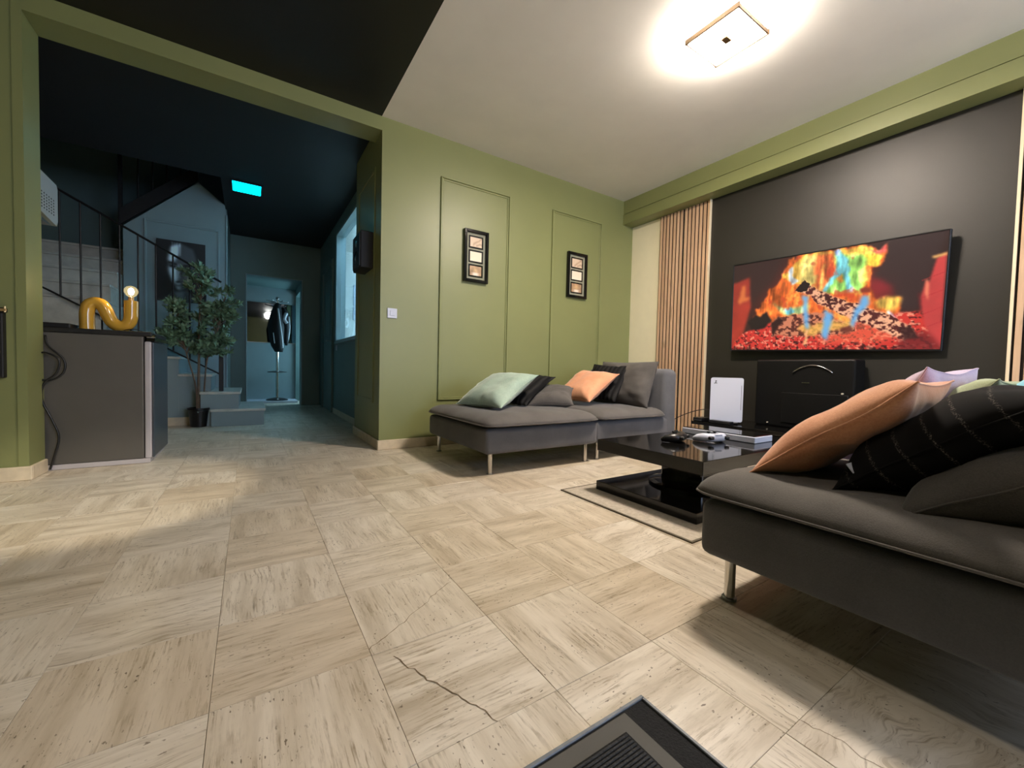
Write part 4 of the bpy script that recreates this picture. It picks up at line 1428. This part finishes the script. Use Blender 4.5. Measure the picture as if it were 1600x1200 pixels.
obj('bottom_rail', G().cyl((-.25, RY, .535), (-2.0, RY, .535 + .59 * 1.75), .008, 8), M['black_iron'], ra, smooth='auto')
obj('top_rail', G().cyl((-.25, RY, 1.53), (-2.0, RY, 1.53 + .56 * 1.75), .011, 8), M['black_iron'], ra, smooth='auto')
x = -.385
while x > -1.98:
    obj('baluster', G().cyl((x, RY, .535 + .59 * (-.25 - x)), (x, RY, 1.53 + .56 * (-.25 - x)), .0075, 8), M['black_iron'], ra, smooth='auto')
    x -= .133
up = thing('upper_railing', 'dark iron railing of the upper flight above the portrait wall', 'railing', (-1.2, 6.25, 2.34))
obj('newel_post', G().box(-1.215, -1.18, 6.2, 6.235, 2.165, 3.3, 0.003, 1), M['black_iron'], up)
for k in range(5):
    x = -1.05 + k * .125
    z = 2.33 + (x + 1.2) * .96
    obj('baluster', G().cyl((x, 6.22, z - .04), (x, 6.22, z + .85), .008, 8), M['black_iron'], up, smooth='auto')
obj('handrail', G().cyl((-1.2, 6.22, 3.2), (-.5, 6.22, 3.87 - .02), .012, 8), M['black_iron'], up, smooth='auto')

# ---------------- portrait canvas
def portrait(w=90, h=140):
    u, v = np.meshgrid(np.linspace(0, 1, w), np.linspace(0, 1, h))
    n = vnoise(h, w, (7, 5), 4)
    k = .05 + .03 * n

    def put(poly, val, soft=2, op=1.0):
        nonlocal k
        m = blur(inpoly(u + (n - .5) * .03, v + (n - .5) * .03, poly), soft) * op
        k = k * (1 - m) + val * m

    put([(.20, .30), (.28, .10), (.50, .03), (.74, .10), (.82, .30), (.80, .50), (.70, .66), (.56, .80), (.44, .83), (.33, .72), (.24, .52)], .20, 2)      # head
    put([(.22, .30), (.30, .10), (.46, .05), (.44, .22), (.36, .34), (.26, .36)], .62, 3)       # lit forehead
    put([(.23, .44), (.40, .44), (.43, .58), (.38, .70), (.32, .68), (.25, .54)], .58, 3)       # lit cheek
    put([(.41, .38), (.48, .38), (.49, .58), (.45, .61), (.41, .58)], .34, 2)                   # nose
    put([(.47, .56), (.50, .40), (.54, .40), (.52, .60)], .06, 2)                               # nose shadow
    put([(.22, .345), (.40, .375), (.41, .40), (.23, .375)], .05, 1)                            # brow
    put([(.25, .405), (.38, .415), (.37, .44), (.27, .435)], .04, 1)                            # eye
    put([(.53, .385), (.74, .345), (.76, .37), (.55, .41)], .03, 1)                             # brow
    put([(.55, .415), (.70, .40), (.69, .435), (.57, .44)], .02, 1)                             # eye
    put([(.57, .46), (.70, .46), (.66, .56), (.58, .60)], .30, 3)                               # far cheek
    put([(.36, .665), (.43, .655), (.53, .67), (.43, .685)], .08, 1)                            # mouth
    put([(.37, .69), (.50, .69), (.46, .715), (.40, .715)], .42, 1)                             # lower lip
    put([(.38, .74), (.48, .74), (.47, .80), (.41, .79)], .40, 2)                               # chin
    put([(.10, .98), (.34, .80), (.46, .86), (.62, .80), (.86, 1.0), (.1, 1.0)], .16, 2)        # shoulders
    put([(.36, .84), (.56, .82), (.54, .94), (.40, .95)], .26, 2)                               # neck
    for s_ in (.30, .35, .40, .46):
        put([(s_, .02), (s_ + .012, .02), (s_ + .03, .24), (s_ + .01, .26)], .78, 1, .7)        # strands of hair
    k = np.clip(k * 1.7, 0, 1)
    return np.stack([k * .94, k * 1.0, k * 1.06], -1)


t = thing('portrait_canvas', 'dark monochrome portrait canvas of a face on the hall wall', 'picture', (-.665, 6.2, 1.7))
obj('stretcher', G().box(-.889, -.442, 6.172, 6.187, 1.37, 2.075), M['black_matt'], t)
raster_plane('canvas', portrait(), [(-.889, 6.1715, 2.075), (-.442, 6.1715, 2.075), (-.442, 6.1715, 1.37), (-.889, 6.1715, 1.37)], M['print'], t)

# ---------------- potted tree
PC = (-.435, 5.29)
t = thing('potted_tree', 'leafy artificial tree in a small black pot by the stairs', 'plant', (PC[0], PC[1], 0))
obj('pot', G().lathe([(.068, 0), (.072, .004), (.088, .17), (.096, .175), (.097, .195), (.088, .196), (.085, .18)], (PC[0], PC[1], 0.001), 28), M['black_plastic'], t, smooth='auto')
obj('soil', G().lathe([(.084, 0), (.084, .006)], (PC[0], PC[1], .172), 20), M['soil'], t)
stems = [[(-.435, 5.29, .17), (-.437, 5.29, .4), (-.432, 5.28, .75), (-.43, 5.28, 1.05), (-.41, 5.28, 1.45)],
         [(-.45, 5.285, .17), (-.46, 5.28, .42), (-.52, 5.27, .7), (-.58, 5.27, .95), (-.6, 5.28, 1.15)],
         [(-.40, 5.28, .17), (-.385, 5.27, .45), (-.36, 5.27, .72), (-.28, 5.27, 1.0), (-.22, 5.27, 1.3)]]
tips = []
for k, sp in enumerate(stems):
    p = catmull(sp, 6)
    r0 = .015 if k == 0 else .0085
    obj('stem', G().tube(p, [r0 * (1 - .6 * i / (len(p) - 1)) for i in range(len(p))], 8), M['bark'], t, smooth=True)
    tips += [q for q in p if q.z > .72]
rb = random.Random(3)
br = G()
anchors = []
blobs = [(-.43, 5.28, 1.50, .15, .20), (-.28, 5.26, 1.30, .19, .19), (-.48, 5.27, 1.22, .20, .17), (-.60, 5.27, 1.0, .17, .13), (-.22, 5.27, 1.10, .15, .14), (-.45, 5.26, .95, .2, .14), (-.25, 5.25, .86, .17, .1), (-.66, 5.27, .92, .1, .08), (-.38, 5.27, .80, .14, .07)]
for (bx, by, bz, rr, rz) in blobs:
    for q in range(16):
        a, c = rb.uniform(0, 2 * math.pi), rb.uniform(-1, 1)
        s = math.sqrt(1 - c * c)
        rad = rb.uniform(.55, 1.0)
        e = Vector((bx + rr * s * math.cos(a) * rad, by + rr * s * math.sin(a) * rad, bz + rz * c * rad))
        s0 = min(tips, key=lambda p: (p - (e - Vector((0, 0, .12)))).length)
        mid = s0.lerp(e, .5) + Vector((0, 0, .03))
        cp = catmull([s0, mid, e], 4)
        br.tube(cp, [.004 - .003 * i / (len(cp) - 1) for i in range(len(cp))], 5)
        anchors.append((s0, mid, e))
obj('twigs', br, M['bark'], t, smooth=True, kind='stuff')
vs, fs = [], []
for (s0, mid, e) in anchors:
    for q in range(26):
        tt = rb.uniform(.35, 1.05)
        p = mid.lerp(e, (tt - .35) / .65) if tt > .35 else mid
        d = (e - mid).normalized() * .6 + Vector((rb.gauss(0, .6), rb.gauss(0, .6), rb.gauss(.05, .5)))
        d.normalize()
        side = d.cross(Vector((rb.gauss(0, 1), rb.gauss(0, 1), rb.gauss(0, 1)))).normalized()
        nrm = side.cross(d)
        L, wd = rb.uniform(.05, .085), rb.uniform(.010, .016)
        b = len(vs)
        for (al, sd, up_) in ((0, 0, 0), (.35, 1, .06), (.35, -1, .06), (.7, .8, .04), (.7, -.8, .04), (1, 0, -.06)):
            vs.append(p + d * (L * al) + side * (wd * sd) + nrm * (L * up_))
        fs += [(b, b + 1, b + 2), (b + 1, b + 3, b + 4, b + 2), (b + 3, b + 5, b + 4)]
obj('foliage', G().faces(vs, fs), M['leaf'], t, kind='stuff')

# ---------------- coat stand with jackets, mirror
CX, CY = .415, 8.2
t = thing('coat_stand', 'chrome coat stand with a black round base in the hall niche', 'coat stand', (CX, CY, .04))
obj('base', G().lathe([(.17, 0), (.17, .012), (.12, .03), (.03, .045)], (CX, CY, .041), 28), M['black_plastic'], t, smooth='auto')
obj('pole', G().cyl((CX, CY, .08), (CX, CY, 1.78), .024, 16), M['chrome'], t, smooth='auto')
obj('umbrella_ring', G().lathe([(.05, 0), (.15, .006), (.15, .014), (.05, .03)], (CX, CY, .52), 24), M['black_plastic'], t, smooth='auto')
obj('finial', G().lathe([(.01, 0), (.028, .02), (.028, .035), (.01, .055)], (CX, CY, 1.78), 14), M['steel'], t, smooth=True)
for a in (0, 60, 120, 180, 240, 300):
    c, s = math.cos(math.radians(a)), math.sin(math.radians(a))
    obj('hook', G().tube(catmull([(CX, CY, 1.74), (CX + .09 * c, CY + .09 * s, 1.745), (CX + .17 * c, CY + .17 * s, 1.76)], 4), .008, 7), M['steel'], t, smooth=True)


def garment(name, label, secs, mat, cx, cy, parts=()):
    t = thing(name, label, 'jacket', (cx, cy, secs[-1][0]))
    g = G()
    n = 20
    rings = []
    for (z, ox, oy, rx, ry) in secs:
        ring = []
        for k in range(n):
            a = 2 * math.pi * k / n
            f = 1 + .16 * noise.noise((math.cos(a) * 1.6, math.sin(a) * 1.6, z * 3.2))
            ring.append(g.bm.verts.new((cx + ox + rx * f * math.cos(a), cy + oy + ry * f * math.sin(a), z)))
        rings.append(ring)
    for a_, b_ in zip(rings, rings[1:]):
        for k in range(n):
            g.bm.faces.new((a_[k], a_[(k + 1) % n], b_[(k + 1) % n], b_[k]))
    g.bm.faces.new(rings[0])
    g.bm.faces.new(rings[-1][::-1])
    obj('body', g, mat, t, smooth=True)
    for nm, pts, r, m in parts:
        obj(nm, G().tube(catmull(pts, 5), r, 8), m, t, smooth=True)
    return t


garment('jacket', 'black jacket with a pale lengthwise stripe hanging on the coat stand',
        [(1.72, .0, -.07, .03, .03), (1.66, -.01, -.08, .06, .05), (1.5, -.02, -.09, .095, .06), (1.3, -.03, -.09, .12, .07), (1.1, -.02, -.09, .115, .07), (.98, .0, -.08, .10, .06), (.88, .02, -.08, .06, .045)],
        M['jacket'], CX, CY, [('stripe', [(CX + .0, CY - .15, 1.62), (CX + .03, CY - .18, 1.35), (CX + .06, CY - .18, 1.1), (CX + .07, CY - .16, .95)], .014, M['jacket_pale']),
                              ('lettering', [(CX - .07, CY - .185, 1.2), (CX - .06, CY - .19, 1.1), (CX - .05, CY - .185, 1.02)], .006, M['jacket_pale'])])
garment('jacket', 'slim dark jacket with grey shoulder patches hanging right of the striped jacket',
        [(1.66, .08, -.02, .025, .03), (1.58, .11, -.03, .05, .04), (1.45, .125, -.03, .06, .05), (1.25, .13, -.03, .06, .05), (1.1, .135, -.03, .045, .04), (1.0, .135, -.03, .02, .03)],
        M['jacket'], CX, CY, [('shoulder_patch', [(CX + .13, CY - .085, 1.56), (CX + .10, CY - .10, 1.45), (CX + .14, CY - .10, 1.38)], .028, M['jacket_pale']),
                              ('stripe', [(CX + .17, CY - .09, 1.5), (CX + .18, CY - .1, 1.3), (CX + .16, CY - .09, 1.1)], .01, M['jacket_pale'])])
t = thing('mirror', 'wide dark mirror on the back wall of the hall niche', 'mirror', (.345, 8.49, 1.4))
obj('glass', G().box(-.028, .718, 8.49, 8.499, 1.055, 1.75), M['mirror'], t)
obj('edge', G().box(-.028, .718, 8.486, 8.4995, 1.045, 1.055), M['steel'], t)
